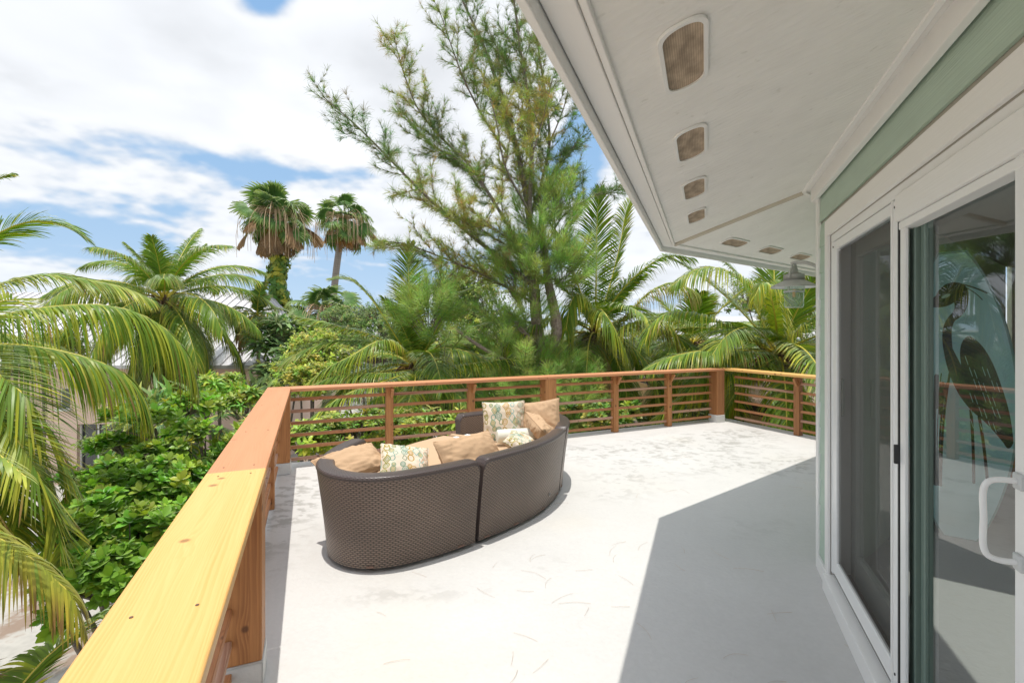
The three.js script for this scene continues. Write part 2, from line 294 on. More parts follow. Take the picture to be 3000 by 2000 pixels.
  const along = (name, z, y, h, d, mat = whiteTrim) => {                // strips along both faces of the eave
    const m1 = mesh(name, board(Ex - hx(z), h, d, .004), mat, house, [(Ex + hx(z)) / 2, y, z]);
    const a = [hx(z), z], b = s2(z, 6), L = Math.hypot(b[0] - a[0], b[1] - a[1]);
    mesh(name, board(L, h, d, .004), mat, house, [(a[0] + b[0]) / 2, y, (a[1] + b[1]) / 2], [0, Math.atan2(-(b[1] - a[1]), b[0] - a[0]), 0]); return m1;
  };
  along('subfascia', .982, yF - .002 + .02, .05, .07);
  along('fascia', 1.03, 2.20 + .085, .17, .022);
  along('drip_edge', 1.045, 2.375, .012, .05, whiteVinyl);
  along('soffit_trim', .935, yF - .001, .014, .02);
  along('bead', .095, yS(.095) - .002, .022, .024);
  // hip batten
  { const a = V3(hx(.93), yS(.93) - .01, .93), b = V3(hx(.1), yS(.1) - .01, .1), d = b.clone().sub(a), L = d.length(); const m = mesh('hip_batten', board(L, .022, .034, .003), std([.60, .545, .45], .7), house, a.clone().add(b).multiplyScalar(.5).toArray()); m.rotation.order = 'YZX'; d.normalize(); m.rotation.set(0, Math.atan2(-d.z, d.x), Math.asin(d.y)); }
  // roof over the eaves and the room
  const roofM = std([.5, .5, .48], .5);
  const yr = (z) => 2.385 + (1.07 - z) * .2988, rq = (xa, za, xb, zb, xc, xd) => mesh('roof', quad([[xa, yr(za), za], [xb, yr(za), za], [xc ?? xb, yr(zb), zb], [xd ?? xa, yr(zb), zb]], .05), roofM, house);
  rq(hx(1.07), 1.07, Ex, -.4, Ex, .11); rq(1.9, -.4, Ex, -2.5); rq(.65, -2.5, Ex, -4, Ex, 1.1);  // slabs leave a hole for the added skylight
  mesh('added_skylight', quad([[.11, yr(-.4) + .06, -.4], [1.9, yr(-.4) + .06, -.4], [1.9, yr(-2.5) + .06, -2.5], [.65, yr(-2.5) + .06, -2.5]], .01), glassMat, house);  // unseen pane, added so sun falls into the room
  { const c = s2(1.07, 6); mesh('roof', quad([[c[0], 2.385, c[1]], [hx(1.07), 2.385, 1.07], [1.1, 3.9, -4], [-2.2, 3.9, -5.5]], .05), roofM, house); }
  // vents in the soffit, two rows
  const tilt = Math.atan2(yW - yF, zF);
  const ventMesh = new THREE.MeshStandardMaterial({ map: texture(256, 256, (u, v) => { const l = (Math.sin(v * 6.283 * 34) > .1 ? 1 : .8), n = 1 + fbm(u * 5, v * 5, 7, 4) * .9; return [.46 * l * n, .36 * l * n, .26 * l * n]; }), roughness: .9 });
  const stadium = (a, b, r) => { const s = new THREE.Shape(); s.moveTo(-a, -b + r); s.lineTo(-a, b - r); s.quadraticCurveTo(-a + r * .1, b - r * .05, -a + r, b); s.lineTo(a - r, b); s.quadraticCurveTo(a - r * .1, b - r * .05, a, b - r); s.lineTo(a, -b + r); s.quadraticCurveTo(a - r * .1, -b + r * .05, a - r, -b); s.lineTo(-a + r, -b); s.quadraticCurveTo(-a + r * .1, -b + r * .05, -a, -b + r); return s; };
  const vs = stadium(.152, .05, .042), vo = stadium(.163, .061, .046); vo.holes.push(new THREE.Path(vs.getPoints(8).reverse()));
  const frameG = new THREE.ExtrudeGeometry(vo, { depth: .008, bevelEnabled: false }), meshG = new THREE.ShapeGeometry(vs, 8);
  { const uv = meshG.attributes.uv; for (let i = 0; i < uv.count; i++) uv.setXY(i, uv.getX(i) * 3 + .5, uv.getY(i) * 5 + .5); }
  const vent = (x, z, turn) => {
    const g = new THREE.Group(); g.name = 'soffit_vent'; house.add(g);
    const fr = mesh('vent_frame', frameG, whiteTrim, g), sc = mesh('vent_screen', meshG, ventMesh, g, [0, 0, .003]);
    g.rotation.order = 'YXZ'; g.rotation.set(Math.PI / 2 + tilt, turn, 0); return g;
  };
  for (let i = 0; i < 7; i++) { const x = .435 + i * .634, g = vent(x, .76, 0); g.position.set(x, yS(.76) - .001, .76);  }
  const a2 = Math.atan2(.509, -.861);
  for (let i = 0; i < 6; i++) { const t = .34 + i * .634, q = s2(.76, t), g = vent(0, 0, 0); g.position.set(q[0], yS(.76) - .001, q[1]); g.rotation.set(Math.PI / 2 + tilt, Math.atan2(-.509, .861), 0); }
  // siding boards: each lap a tapered board
  const lap = (x0, x1, y, e) => {
    const sec = [[.001, y], [.013, y], [.005, y + e + .012], [.001, y + e + .012]], pos = [], uv = [], put = (x, k) => { pos.push(x, sec[k][1], sec[k][0]); uv.push(x + y * 3.1, sec[k][1]); };
    for (let k = 0; k < 4; k++) { const n = (k + 1) % 4; put(x0, k); put(x0, n); put(x1, n); put(x0, k); put(x1, n); put(x1, k); }
    for (const x of [x0, x1]) { const o = x === x0 ? [0, 2, 1, 0, 3, 2] : [0, 1, 2, 0, 2, 3]; o.forEach((k) => put(x, k)); }
    for (let i = 0; i < pos.length; i += 9) if (i < 72) { for (let c = 0; c < 3; c++) { const t = pos[i + 3 + c]; pos[i + 3 + c] = pos[i + 6 + c]; pos[i + 6 + c] = t; } for (let c = 0; c < 2; c++) { const u = i / 3 * 2, t = uv[u + 2 + c]; uv[u + 2 + c] = uv[u + 4 + c]; uv[u + 4 + c] = t; } }
    const g = new THREE.BufferGeometry(); g.setAttribute('position', new THREE.Float32BufferAttribute(pos, 3)); g.setAttribute('uv', new THREE.Float32BufferAttribute(uv, 2)); g.computeVertexNormals();
    return mesh('siding_board', g, sageMat, house);
  };
  for (let k = 0; k < 14; k++) { const y = .11 + k * .167; if (y < 2.2) lap(.021, .188, y, Math.min(.167, 2.255 - y)); else lap(.021, Ex, y, .167); }
  mesh('corner_trim', board(.075, 2.5, .02, .004), whiteTrim, house, [-.017, 1.25, .0105]);
  mesh('corner_trim', board(.03, 2.5, .08, .004), whiteTrim, house, [-.045, 1.25, -.04], [0, .54, 0]);
  mesh('frieze', board(Ex + .05, .115, .03, .004), whiteTrim, house, [Ex / 2 - .03, 2.49, .034]);
  mesh('base_trim', board(Ex - 3.3, .1, .03, .004), whiteTrim, house, [(Ex + 3.3) / 2, .05, .016]);
  mesh('base_trim', board(.26, .1, .022, .004), whiteTrim, house, [.12, .05, .0125]);
  // casing of the door
  mesh('door_casing', board(.075, 2.25, .018, .004), whiteTrim, house, [.227, 1.125, .0092]);
  mesh('door_casing', board(3.2, .098, .02, .004), whiteTrim, house, [1.866, 2.201, .0101]);
  mesh('door_casing', board(.075, 2.15, .045, .005), whiteTrim, house, [3.34, 1.075, .0225]);
  mesh('door_sill', board(3.04, .1, .19, .005), whiteTrim, house, [1.785, .05, -.05]);
  mesh('door_track', board(3.03, .03, .12, .003), std([.12, .1, .085], .5), house, [1.785, .115, -.075]);
  mesh('head_jamb', board(3.03, .045, .14, .004), whiteVinyl, house, [1.785, 2.127, -.07]);
  mesh('side_jamb', board(.035, 2.0, .14, .004), whiteVinyl, house, [.288, 1.12, -.07]);
  // screen door
  const framed = (name, x0, x1, y0, y1, z, st, rail, d, mat) => {
    const g = new THREE.Group(); g.name = name; house.add(g); g.position.set((x0 + x1) / 2, y0, z); const w = x1 - x0, h = y1 - y0;
    mesh('stile', board(st, h, d, .006), mat, g, [-w / 2 + st / 2, h / 2, 0]); mesh('stile', board(st, h, d, .006), mat, g, [w / 2 - st / 2, h / 2, 0]);
    mesh('rail', board(w - 2 * st - .002, rail, d * .96, .006), mat, g, [0, rail / 2, 0]); mesh('rail', board(w - 2 * st - .002, rail * .55, d * .96, .006), mat, g, [0, h - rail * .275, 0]);
    return [g, w, h];
  };
  const scr = phys([.07, .062, .055], .8, { transparent: true, opacity: .5 });
  { const [g, w, h] = framed('screen_door', .31, 1.355, .135, 2.1, -.012, .085, .09, .024, whiteVinyl);
    mesh('insect_screen', new THREE.PlaneGeometry(w - .16, h - .13), scr, g, [0, h / 2, 0]);
    mesh('stile_bead', board(.012, h, .03, .003), whiteTrim, g, [w / 2 - .05, h / 2, .004]);
    mesh('pull', board(.02, .22, .02, .006), greyVinyl, g, [-w / 2 + .07, 1.05, -.02]); }
  // fixed panel behind the screen
  { const [g, w, h] = framed('fixed_door_panel', .33, 1.31, .135, 2.08, -.105, .1, .16, .04, greyVinyl);
    mesh('glass_pane', new THREE.PlaneGeometry(w - .19, h - .2), glassMat, g, [0, h / 2 + .03, 0]); }
  mesh('seal_strip', board(.014, 1.97, .03, .002), sealMat, house, [1.364, 1.12, -.014]);
  mesh('latch_keeper', board(.012, .075, .02, .003), sealMat, house, [1.368, 1.09, .006]);
  for (const [x, y] of [[1.33, 2.07], [1.33, .2], [.33, 2.07]]) mesh('screw', new THREE.CylinderGeometry(.005, .005, .003, 8).rotateX(Math.PI / 2), sealMat, house, [x, y, .002]);
  mesh('mullion', board(.05, 1.97, .012, .003), whiteVinyl, house, [1.399, 1.12, -.008]);
  // sliding panel with the handle
  { const g = new THREE.Group(); g.name = 'sliding_door_panel'; house.add(g); g.position.set(1.44, .135, -.05);
    mesh('stile', board(.05, 1.9, .04, .006), shadeVinyl, g, [-.045, .95, -.002]);
    mesh('stile', board(.035, 1.9, .03, .006), shadeVinyl, g, [.007, .95, -.012]);
    mesh('stile', board(.11, 1.9, .046, .008), whiteVinyl, g, [.747, .95, .03]);
    mesh('rail', board(.66, .1, .036, .006), greyVinyl, g, [.36, .05, -.004]);
    mesh('glass_pane', new THREE.PlaneGeometry(.76, 1.8), glassMat, g, [.36, .99, -.004]);
    const R = .026, hp = (y0, y1) => { const s = []; const z1 = .07; s.push([0, y0, 0], [0, y0, z1 - R], [0, y0 + R * .3, z1 - R * .3], [0, y0 + R, z1], [0, (y0 + y1) / 2, z1], [0, y1 - R, z1], [0, y1 - R * .3, z1 - R * .3], [0, y1, z1 - R], [0, y1, 0]); return s; };
    const hd = mesh('handle', tube(hp(.885, 1.08), .0072, .0072, 10, 40), whiteVinyl, g, [.722, 0, .052]);
    for (const y of [.885, 1.08]) mesh('handle_mount', board(.034, .04, .012, .004), std([.6, .62, .62], .4), hd, [0, y, .004]);
  }
  { const [g, w, h] = framed('end_door_panel', 2.31, 3.28, .135, 2.08, -.105, .09, .12, .04, whiteVinyl); mesh('glass_pane', new THREE.PlaneGeometry(w - .17, h - .17), glassMat, g, [0, h / 2 + .03, 0]); }
  mesh('blind_housing', board(1.9, .105, .06, .006), whiteTrim, house, [2.33, 2.053, -.012]);
  mesh('blind_lip', board(1.9, .03, .05, .004), whiteTrim, house, [2.33, 1.984, -.02]);
}
const inHouse = (x, y, z) => { const c = Math.cos(HT), s = Math.sin(HT); return [HW[0] + x * c + z * s, y, HW[2] - x * s + z * c]; };
{ // things inside the room
  const cv = document.createElement('canvas'); cv.width = 512; cv.height = 1536; const x = cv.getContext('2d');
  x.fillStyle = '#aedde0'; x.fillRect(0, 0, 512, 1536); x.strokeStyle = x.fillStyle = '#14160f'; x.lineCap = 'round'; x.lineJoin = 'round';
  const path = (pts, w) => { x.lineWidth = w; x.beginPath(); x.moveTo(pts[0], pts[1]); for (let i = 2; i + 3 < pts.length; i += 4) x.quadraticCurveTo(pts[i], pts[i + 1], pts[i + 2], pts[i + 3]); x.stroke(); };
  x.beginPath(); x.moveTo(60, 330); x.lineTo(178, 226); x.quadraticCurveTo(200, 160, 262, 158); x.quadraticCurveTo(330, 165, 322, 250); x.quadraticCurveTo(318, 330, 262, 366); x.quadraticCurveTo(236, 400, 246, 520); x.lineTo(282, 610); x.quadraticCurveTo(266, 480, 316, 452); x.quadraticCurveTo(396, 480, 450, 720); x.quadraticCurveTo(486, 850, 490, 1000); x.quadraticCurveTo(470, 1060, 452, 1010); x.quadraticCurveTo(380, 900, 340, 870); x.quadraticCurveTo(230, 760, 204, 520); x.quadraticCurveTo(190, 400, 236, 340); x.quadraticCurveTo(268, 310, 258, 268); x.quadraticCurveTo(220, 300, 160, 290); x.closePath(); x.fill();
  path([290, 170, 350, 190, 400, 226], 6); path([296, 182, 350, 212, 380, 260], 4);
  path([318, 850, 326, 1000, 322, 1230], 13); path([352, 880, 372, 1020, 380, 1240], 13);
  for (let i = 0; i < 9; i++) path([120 + i * 7, 1270, 90 + i * 12, 900, 60 + i * 22, 620 + (i * 53) % 140], 5 + (i % 3) * 3);
  for (let i = 0; i < 5; i++) { x.lineWidth = 22; x.beginPath(); x.moveTo(92 + i * 26, 640 + (i * 41) % 90); x.lineTo(104 + i * 20, 840 + (i * 31) % 90); x.stroke(); }
  x.strokeStyle = '#b5dedb'; for (let i = 0; i < 26; i++) { const px = 300 + (i * 37) % 130, py = 560 + (i * 71) % 360; x.lineWidth = 3; x.beginPath(); x.moveTo(px, py); x.lineTo(px + 12, py + 46); x.stroke(); }
  x.fillStyle = '#9dbdb4'; x.beginPath(); x.ellipse(222, 232, 22, 9, -.4, 0, 7); x.fill();
  const tex = new THREE.CanvasTexture(cv); tex.colorSpace = THREE.SRGBColorSpace;
  const outline = (w, h) => { const s = new THREE.Shape(), N = 40; for (let i = 0; i <= N; i++) { const t = i / N, y = t * h, k = Math.pow(Math.sin(Math.PI * (.04 + .93 * t)), .62); s[i ? 'lineTo' : 'moveTo'](w / 2 * k, y); } for (let i = N; i >= 0; i--) { const t = i / N, k = Math.pow(Math.sin(Math.PI * (.04 + .93 * t)), .62); s.lineTo(-w / 2 * k, t * h); } return s; };
  const bodyG = new THREE.ExtrudeGeometry(outline(.64, 2.13), { depth: .05, bevelEnabled: true, bevelSize: .012, bevelThickness: .012, bevelSegments: 2 });
  const faceG = new THREE.ShapeGeometry(outline(.63, 2.12), 24); { const p = faceG.attributes.position, uv = faceG.attributes.uv; for (let i = 0; i < p.count; i++) uv.setXY(i, p.getX(i) / .64 + .5, p.getY(i) / 2.12); }
  const t = thing('surfboard', 'pale teal surfboard painted with a dark heron, standing behind the glass door', 'surfboard', [3.37, .035, -3.62], Math.atan2(-3.37, 3.62) + .06);
  mesh('board_body', bodyG, phys([.25, .42, .41], .3, { clearcoat: .5 }), t); mesh('heron_painting', faceG, phys([1, 1, 1], .3, { map: tex, clearcoat: .6, clearcoatRoughness: .1 }), t, [0, 0, .066]);
  t.rotation.x = -.03;
  const cv2 = document.createElement('canvas'); cv2.width = 256; cv2.height = 768; const y = cv2.getContext('2d'); y.fillStyle = '#7f9aa6'; y.fillRect(0, 0, 256, 768); y.fillStyle = '#b9a93a'; y.fillRect(150, 140, 70, 260); y.fillStyle = '#54707c'; y.fillRect(40, 420, 60, 300); y.fillStyle = '#3f5560'; y.fillRect(110, 60, 26, 640);
  const tex2 = new THREE.CanvasTexture(cv2); tex2.colorSpace = THREE.SRGBColorSpace;
  const b2 = thing('surfboard', 'grey blue surfboard with a yellow patch behind the dark screen door', 'surfboard', [2.82, 0.035, -1.767], -.55);
  mesh('board_body', bodyG, phys([.2, .28, .33], .3, { clearcoat: .5 }), b2); mesh('painted_face', faceG, phys([1, 1, 1], .35, { map: tex2, clearcoat: .5 }), b2, [0, 0, .066]);
  const pic = (pos, w, h, label) => { const f = thing('framed_picture', label, 'picture', pos, HT); const fm = std([.02, .018, .016], .4), mt = std([.5, .47, .4], .9), im = std([.05, .1, .06], .6);
    mesh('frame', board(w, .05, .035, .004), fm, f, [0, h / 2, 0]); mesh('frame', board(w, .05, .035, .004), fm, f, [0, -h / 2, 0]); mesh('frame', board(.05, h - .05, .035, .004), fm, f, [-w / 2 + .025, 0, 0]); mesh('frame', board(.05, h - .05, .035, .004), fm, f, [w / 2 - .025, 0, 0]);
    mesh('mat_board', new THREE.BoxGeometry(w - .08, h - .08, .01), mt, f); mesh('print', new THREE.BoxGeometry(w * .5, h * .5, .006), im, f, [0, 0, .008]); };
  pic(inHouse(-1.3, 1.95, -5.915), .62, .7, 'black framed print with pale mat on the plank wall behind the glass');
  pic(inHouse(1.2, 1.8, -5.915), .5, .6, 'small black framed print on the plank wall inside the room');
}
// ------------------------------------------------------------------ barn lamp on the far face of the house
{
  const S = [2.2, 1.93, -3.75], n = [-.609, 0, -.793];                     // n: outward of that wall
  const L = thing('wall_lamp', 'grey metal barn lamp with a clear glass jar on a curved wall arm', 'lamp', S);
  const zinc = std([.56, .56, .54], .45, { metalness: .1 }), zincDark = std([.45, .45, .43], .45, { metalness: .1 }), under = std([.75, .76, .78], .4);
  const lathe = (pts, seg = 40) => new THREE.LatheGeometry(pts.map(([r, y]) => new THREE.Vector2(r, y)), seg);
  mesh('lamp_shade', lathe([[.07, .036], [.075, .034], [.16, -.012], [.163, -.02], [.160, -.022], [.155, -.017], [.072, .026], [.06, .028]]), zinc, L);
  mesh('shade_lining', lathe([[.155, -.0185], [.072, .0245]]), under, L);
  mesh('lamp_cap', lathe([[.0, .148], [.012, .146], [.014, .125], [.022, .11], [.03, .095], [.05, .09], [.052, .082], [.071, .080], [.073, .074], [.073, .036], [.0, .036]]), zincDark, L);
  // yoke: two straps and the arm to the wall
  const side = [n[2], -n[0]];
  const yk = [0, 1].map((k) => { const s = k ? 1 : -1; return tube([[side[0] * .076 * s, .055, side[1] * .076 * s], [side[0] * .074 * s, .085, side[1] * .074 * s], [side[0] * .02 * s, .165, side[1] * .02 * s]], .0075, .0075, 6, 12); });
  mesh('yoke_strap', yk[0], zinc, L); mesh('yoke_strap', yk[1], zinc, L);
  for (const s of [-1, 1]) mesh('thumb_screw', new THREE.SphereGeometry(.011, 10, 8), zinc, L, [side[0] * .082 * s, .058, side[1] * .082 * s]);
  mesh('arm', tube([[n[0] * .02, .168, n[2] * .02], [-n[0] * .04, .172, -n[2] * .04], [-n[0] * .12, .15, -n[2] * .12], [-n[0] * .24, .07, -n[2] * .24], [-n[0] * .345, .05, -n[2] * .345]], .0125, .0125, 8, 30), zinc, L);
  mesh('wall_plate', new THREE.CylinderGeometry(.06, .06, .02, 24).rotateX(Math.PI / 2), zinc, L, [-n[0] * .35, .05, -n[2] * .35], [0, Math.atan2(n[0], n[2]), 0]);
  const jar = new THREE.MeshPhysicalMaterial({ color: 0xe6efe8, roughness: .05, transmission: .9, thickness: 0, ior: 1.6, bumpMap: concreteBump, bumpScale: .004 });
  mesh('glass_jar', lathe([[.067, .03], [.067, -.05], [.07, -.056], [.069, -.06], [.068, -.064], [.067, -.165], [.062, -.178], [.05, -.182], [.0, -.182]], 40), jar, L);
  mesh('jar_base', lathe([[.061, -.170], [.06, -.176], [.0, -.177]], 30), new THREE.MeshPhysicalMaterial({ color: 0xffffff, roughness: .3, transmission: .8, thickness: 0, ior: 1.5 }), L);
  mesh('jar_collar', lathe([[.0695, -.048], [.072, -.05], [.072, -.056], [.0695, -.058]], 36), zinc, L);
  mesh('bulb', lathe([[.013, .0], [.016, -.03], [.036, -.065], [.04, -.09], [.03, -.115], [.0, -.127]], 24), new THREE.MeshPhysicalMaterial({ color: 0xffffff, roughness: .01, transmission: 1, thickness: 0, ior: 1.4 }), L);
  mesh('filament', new THREE.CylinderGeometry(.010, .010, .06, 10), std([.85, .42, .08], .4), L, [0, -.065, 0]);
  mesh('socket', new THREE.CylinderGeometry(.016, .016, .04, 14), std([.6, .6, .58], .5), L, [0, .01, 0]);
  for (let k = 0; k < 3; k++) { const a = .6 + k * 2.09; mesh('guard_rod', tube([[Math.cos(a) * .07, .03, Math.sin(a) * .07], [Math.cos(a) * .07, -.054, Math.sin(a) * .07]], .003, .003, 5, 3), zinc, L); }
}

// ------------------------------------------------------------------ curved wicker sectional in three pieces
const SC = [-.82, -4.6], SE1 = [.49, -.872], SE2 = [.872, .49], ST = Math.atan2(.872, .49);   // sofa axes: x along the chord, z towards the back
const onSofa = (a, b, y) => [SC[0] + SE1[0] * a + SE2[0] * b, y, SC[1] + SE1[1] * a + SE2[1] * b];
{
  const weave = (u, v, kind) => {                                        // twill of flat strands, 4 x 4 cells
    const row = Math.floor(v * 8), fy = v * 8 - row, x = u * 4 + (row % 2) * .5, fx = x - Math.floor(x);
    const hx = Math.max(0, 1 - Math.pow(Math.abs(fx - .5) / .5, 5)), hy = Math.max(0, 1 - Math.pow(Math.abs(fy - .5) / .47, 4)), h = Math.sqrt(hx) * Math.sqrt(hy) * (.75 + .25 * Math.cos((fx - .5) * 3.1));
    const n = PN.noise(u * 40, v * 8 + row * 7.3, 3) * .12; return kind ? h : clamp(h + n);
  };
  const wH = texture(256, 256, (u, v) => weave(u, v, 1), false);
  const wC = texture(256, 256, (u, v) => { const h = weave(u, v, 0); return lerp3([.018, .012, .009], [.255, .185, .142], Math.pow(h, 1.5)); });
  const wD = texture(256, 256, (u, v) => { const h = weave(u, v, 0); return lerp3([.014, .009, .009], [.098, .066, .058], Math.pow(h, 1.2)); });
  const cell = (t) => scaled(t, 1 / .13, 1 / .105);
  const wicker = new THREE.MeshPhysicalMaterial({ map: cell(wC), bumpMap: cell(wH), bumpScale: .009, roughness: .45, clearcoat: .25, clearcoatRoughness: .35, side: THREE.DoubleSide });
  const wickerRim = new THREE.MeshPhysicalMaterial({ map: scaled(wD, 1 / .09, 1 / .075), bumpMap: scaled(wH, 1 / .09, 1 / .075), bumpScale: .005, roughness: .4, clearcoat: .4, clearcoatRoughness: .3, side: THREE.DoubleSide });
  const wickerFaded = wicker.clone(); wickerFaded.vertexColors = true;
  const plan = [[-.60, -.2], [-.84, -.12], [-1.1, .03], [-1.29, .2], [-1.37, .4], [-1.345, .58], [-1.24, .72], [-1.06, .835], [-.84, .935], [-.62, 1.01], [-.3, 1.095], [0, 1.145], [.3, 1.14], [.62, 1.085], [.9, 1.0], [1.12, .89], [1.29, .73], [1.37, .53], [1.36, .34], [1.22, .14], [1.0, .0], [.72, -.14]];
  const cv = new THREE.CatmullRomCurve3(plan.map(([a, b]) => V3(a, 0, b)), false, 'centripetal'), LEN = cv.getLength();
  const find = (a, from, to) => { let best = 0, bd = 9; for (let i = 0; i <= 800; i++) { const t = from + (to - from) * i / 800, d = Math.abs(cv.getPointAt(t).x - a); if (d < bd) { bd = d; best = t; } } return best; };
  const tA = find(-.66, .3, .55), tB = find(.625, .45, .7), gap = .017 / LEN;
  const HR = .645;
  const piece = (t0, t1, label, armStart, armEnd) => {
    const P = thing('wicker_sofa_piece', label, 'sofa', onSofa(0, 0, 0), 0, undefined);
    P.rotation.y = Math.atan2(-SE1[1], SE1[0]);          // local x = along the chord, local z = towards the back
    const N = 64, secOut = [], secRim = [], secIn = [];
    const frame = (t) => { const p = cv.getPointAt(t), T = cv.getTangentAt(t); return [p, V3(-T.z, 0, T.x).multiplyScalar(-1)]; };   // outward
    // outward must point away from the centre of the seat
    const rows = [];
    for (let i = 0; i <= N; i++) {
      const t = mixn(t0, t1, i / N), [p, o0] = frame(t), o = o0.clone(); if (o.dot(V3(p.x - 0, 0, p.z - .45)) < 0) o.multiplyScalar(-1);
      const dEnd = Math.min((t - t0) * LEN, (t1 - t) * LEN), r = .055, drop = dEnd < r ? r - Math.sqrt(Math.max(0, r * r - (r - dEnd) ** 2)) : 0;
      const tip = Math.min((t - 0) * LEN, (1 - t) * LEN), low = (armStart || armEnd) && tip < .5 ? .0 : 0;
      rows.push({ p, o, H: HR - drop - low, s: t * LEN });
    }
    const strip = (name, mat, prof, vscale) => {
      const pos = [], uv = [], idx = [], cl = [], M = prof(rows[0]).length;
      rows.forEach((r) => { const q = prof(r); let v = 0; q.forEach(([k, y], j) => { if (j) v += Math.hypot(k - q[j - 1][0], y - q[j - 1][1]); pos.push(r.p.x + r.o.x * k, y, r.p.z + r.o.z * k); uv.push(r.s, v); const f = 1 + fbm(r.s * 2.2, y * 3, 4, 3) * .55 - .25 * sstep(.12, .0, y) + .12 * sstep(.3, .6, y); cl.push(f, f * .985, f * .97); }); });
      for (let i = 0; i < rows.length - 1; i++) for (let j = 0; j < M - 1; j++) { const a = i * M + j, b = a + M; idx.push(a, a + 1, b, b, a + 1, b + 1); }
      const g = new THREE.BufferGeometry(); g.setAttribute('position', new THREE.Float32BufferAttribute(pos, 3)); g.setAttribute('uv', new THREE.Float32BufferAttribute(uv, 2)); g.setAttribute('color', new THREE.Float32BufferAttribute(cl, 3)); g.setIndex(idx); g.computeVertexNormals();
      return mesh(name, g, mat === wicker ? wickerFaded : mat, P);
    };
    const lean = (y) => .02 + .075 * Math.pow(clamp(y / HR), 1.25);
    const outProf = (r) => { const q = []; for (let j = 0; j <= 12; j++) { const y = mixn(.028, r.H - .035, j / 12); q.push([lean(y), y]); } return q; };
    const rimProf = (r) => { const y = r.H, k = lean(y - .035); return [[k, y - .035], [k + .006, y - .022], [k + .002, y - .008], [k - .014, y], [k - .06, y + .002], [k - .105, y - .002], [k - .12, y - .012], [k - .124, y - .03]]; };
    const inProf = (r) => { const y = r.H, k = lean(y - .035) - .124; const q = []; for (let j = 0; j <= 6; j++) { const f = j / 6; q.push([k - .03 * f, mixn(y - .03, .3, f)]); } return q; };
    strip('outer_shell', wicker, outProf); strip('top_rim', wickerRim, rimProf); strip('inner_back', wicker, inProf);
    // closed ends of the back where the pieces meet and at the arms
    for (const r of [rows[0], rows[N]]) {
      const prof = [...outProf(r), ...rimProf(r), ...inProf(r), [lean(.3) - .16, .028]], c = [lean(.3) - .06, .3], pos = [], uv = [], T = V3(r.o.z, 0, -r.o.x);
      const add = ([k, y]) => { pos.push(r.p.x + r.o.x * k, y, r.p.z + r.o.z * k); uv.push(k, y); };
      for (let i = 0; i < prof.length; i++) { add(c); add(prof[i]); add(prof[(i + 1) % prof.length]); }
      const g = new THREE.BufferGeometry(); g.setAttribute('position', new THREE.Float32BufferAttribute(pos, 3)); g.setAttribute('uv', new THREE.Float32BufferAttribute(uv, 2)); g.computeVertexNormals(); mesh('end_panel', g, wickerRim, P);
    }
    // seat box under the cushion: from the inner back to the front of the piece
    const front = (a) => -.02 - .30 * Math.sqrt(Math.max(0, 1 - (a / .98) ** 2));
    const inn = rows.map((r) => [r.p.x - r.o.x * .06, r.p.z - r.o.z * .06]);
    const a0 = clamp(inn[0][0], -.9, .9), a1 = clamp(inn[N][0], -.9, .9), fr = [];
    for (let i = 0; i <= 12; i++) { const a = mixn(a1, a0, i / 12); fr.push([a, front(a)]); }
    const poly = [...inn, ...fr];
    const sh = (k) => { const cx = poly.reduce((s, q) => s + q[0], 0) / poly.length, cz = poly.reduce((s, q) => s + q[1], 0) / poly.length; return poly.map(([x, z]) => { const d = Math.hypot(x - cx, z - cz); return [cx + (x - cx) * (1 - k / d), cz + (z - cz) * (1 - k / d)]; }); };
    mesh('seat_base', prism(sh(.015), .03, .3), wicker, P);
    for (const q of [4, 20, 40, 60]) { const r = rows[q]; mesh('foot', new THREE.CylinderGeometry(.025, .022, .03, 10), sealMat, P, [r.p.x - r.o.x * .05, .015, r.p.z - r.o.z * .05]); mesh('glide', board(.05, .012, .014, .003), std([.2, .12, .09], .5), P, [r.p.x + r.o.x * .022, .04, r.p.z + r.o.z * .022], [0, Math.atan2(r.o.x, r.o.z), 0]); }
    return { P, poly: sh(.03), rows };
  };
  const fabricBump = texture(256, 256, (u, v) => .5 + .25 * Math.sin(u * 6.283 * 64) * Math.sin(v * 6.283 * 64) + fbm(u * 9, v * 9, 2, 3) * .4, false);
  globalThis.fabricBump = fabricBump;
  const beige = std([.53, .365, .225], .9, { bumpMap: scaled(fabricBump, 3, 3), bumpScale: .002 });
  const pieces = [[gap * 0, tA - gap, 'dark brown wicker sofa piece with the rounded arm, nearest the left rail', 1, 0], [tA + gap, tB - gap, 'dark brown wicker middle sofa piece between the two armed pieces', 0, 0], [tB + gap, 1, 'dark brown wicker sofa piece with rounded arm, nearest the far rail post', 0, 1]];
  const cl = ['beige seat cushion on the left wicker sofa piece under the oval print pillow', 'beige seat cushion on the middle wicker sofa piece', 'beige seat cushion on the far wicker sofa piece under the bolster'];
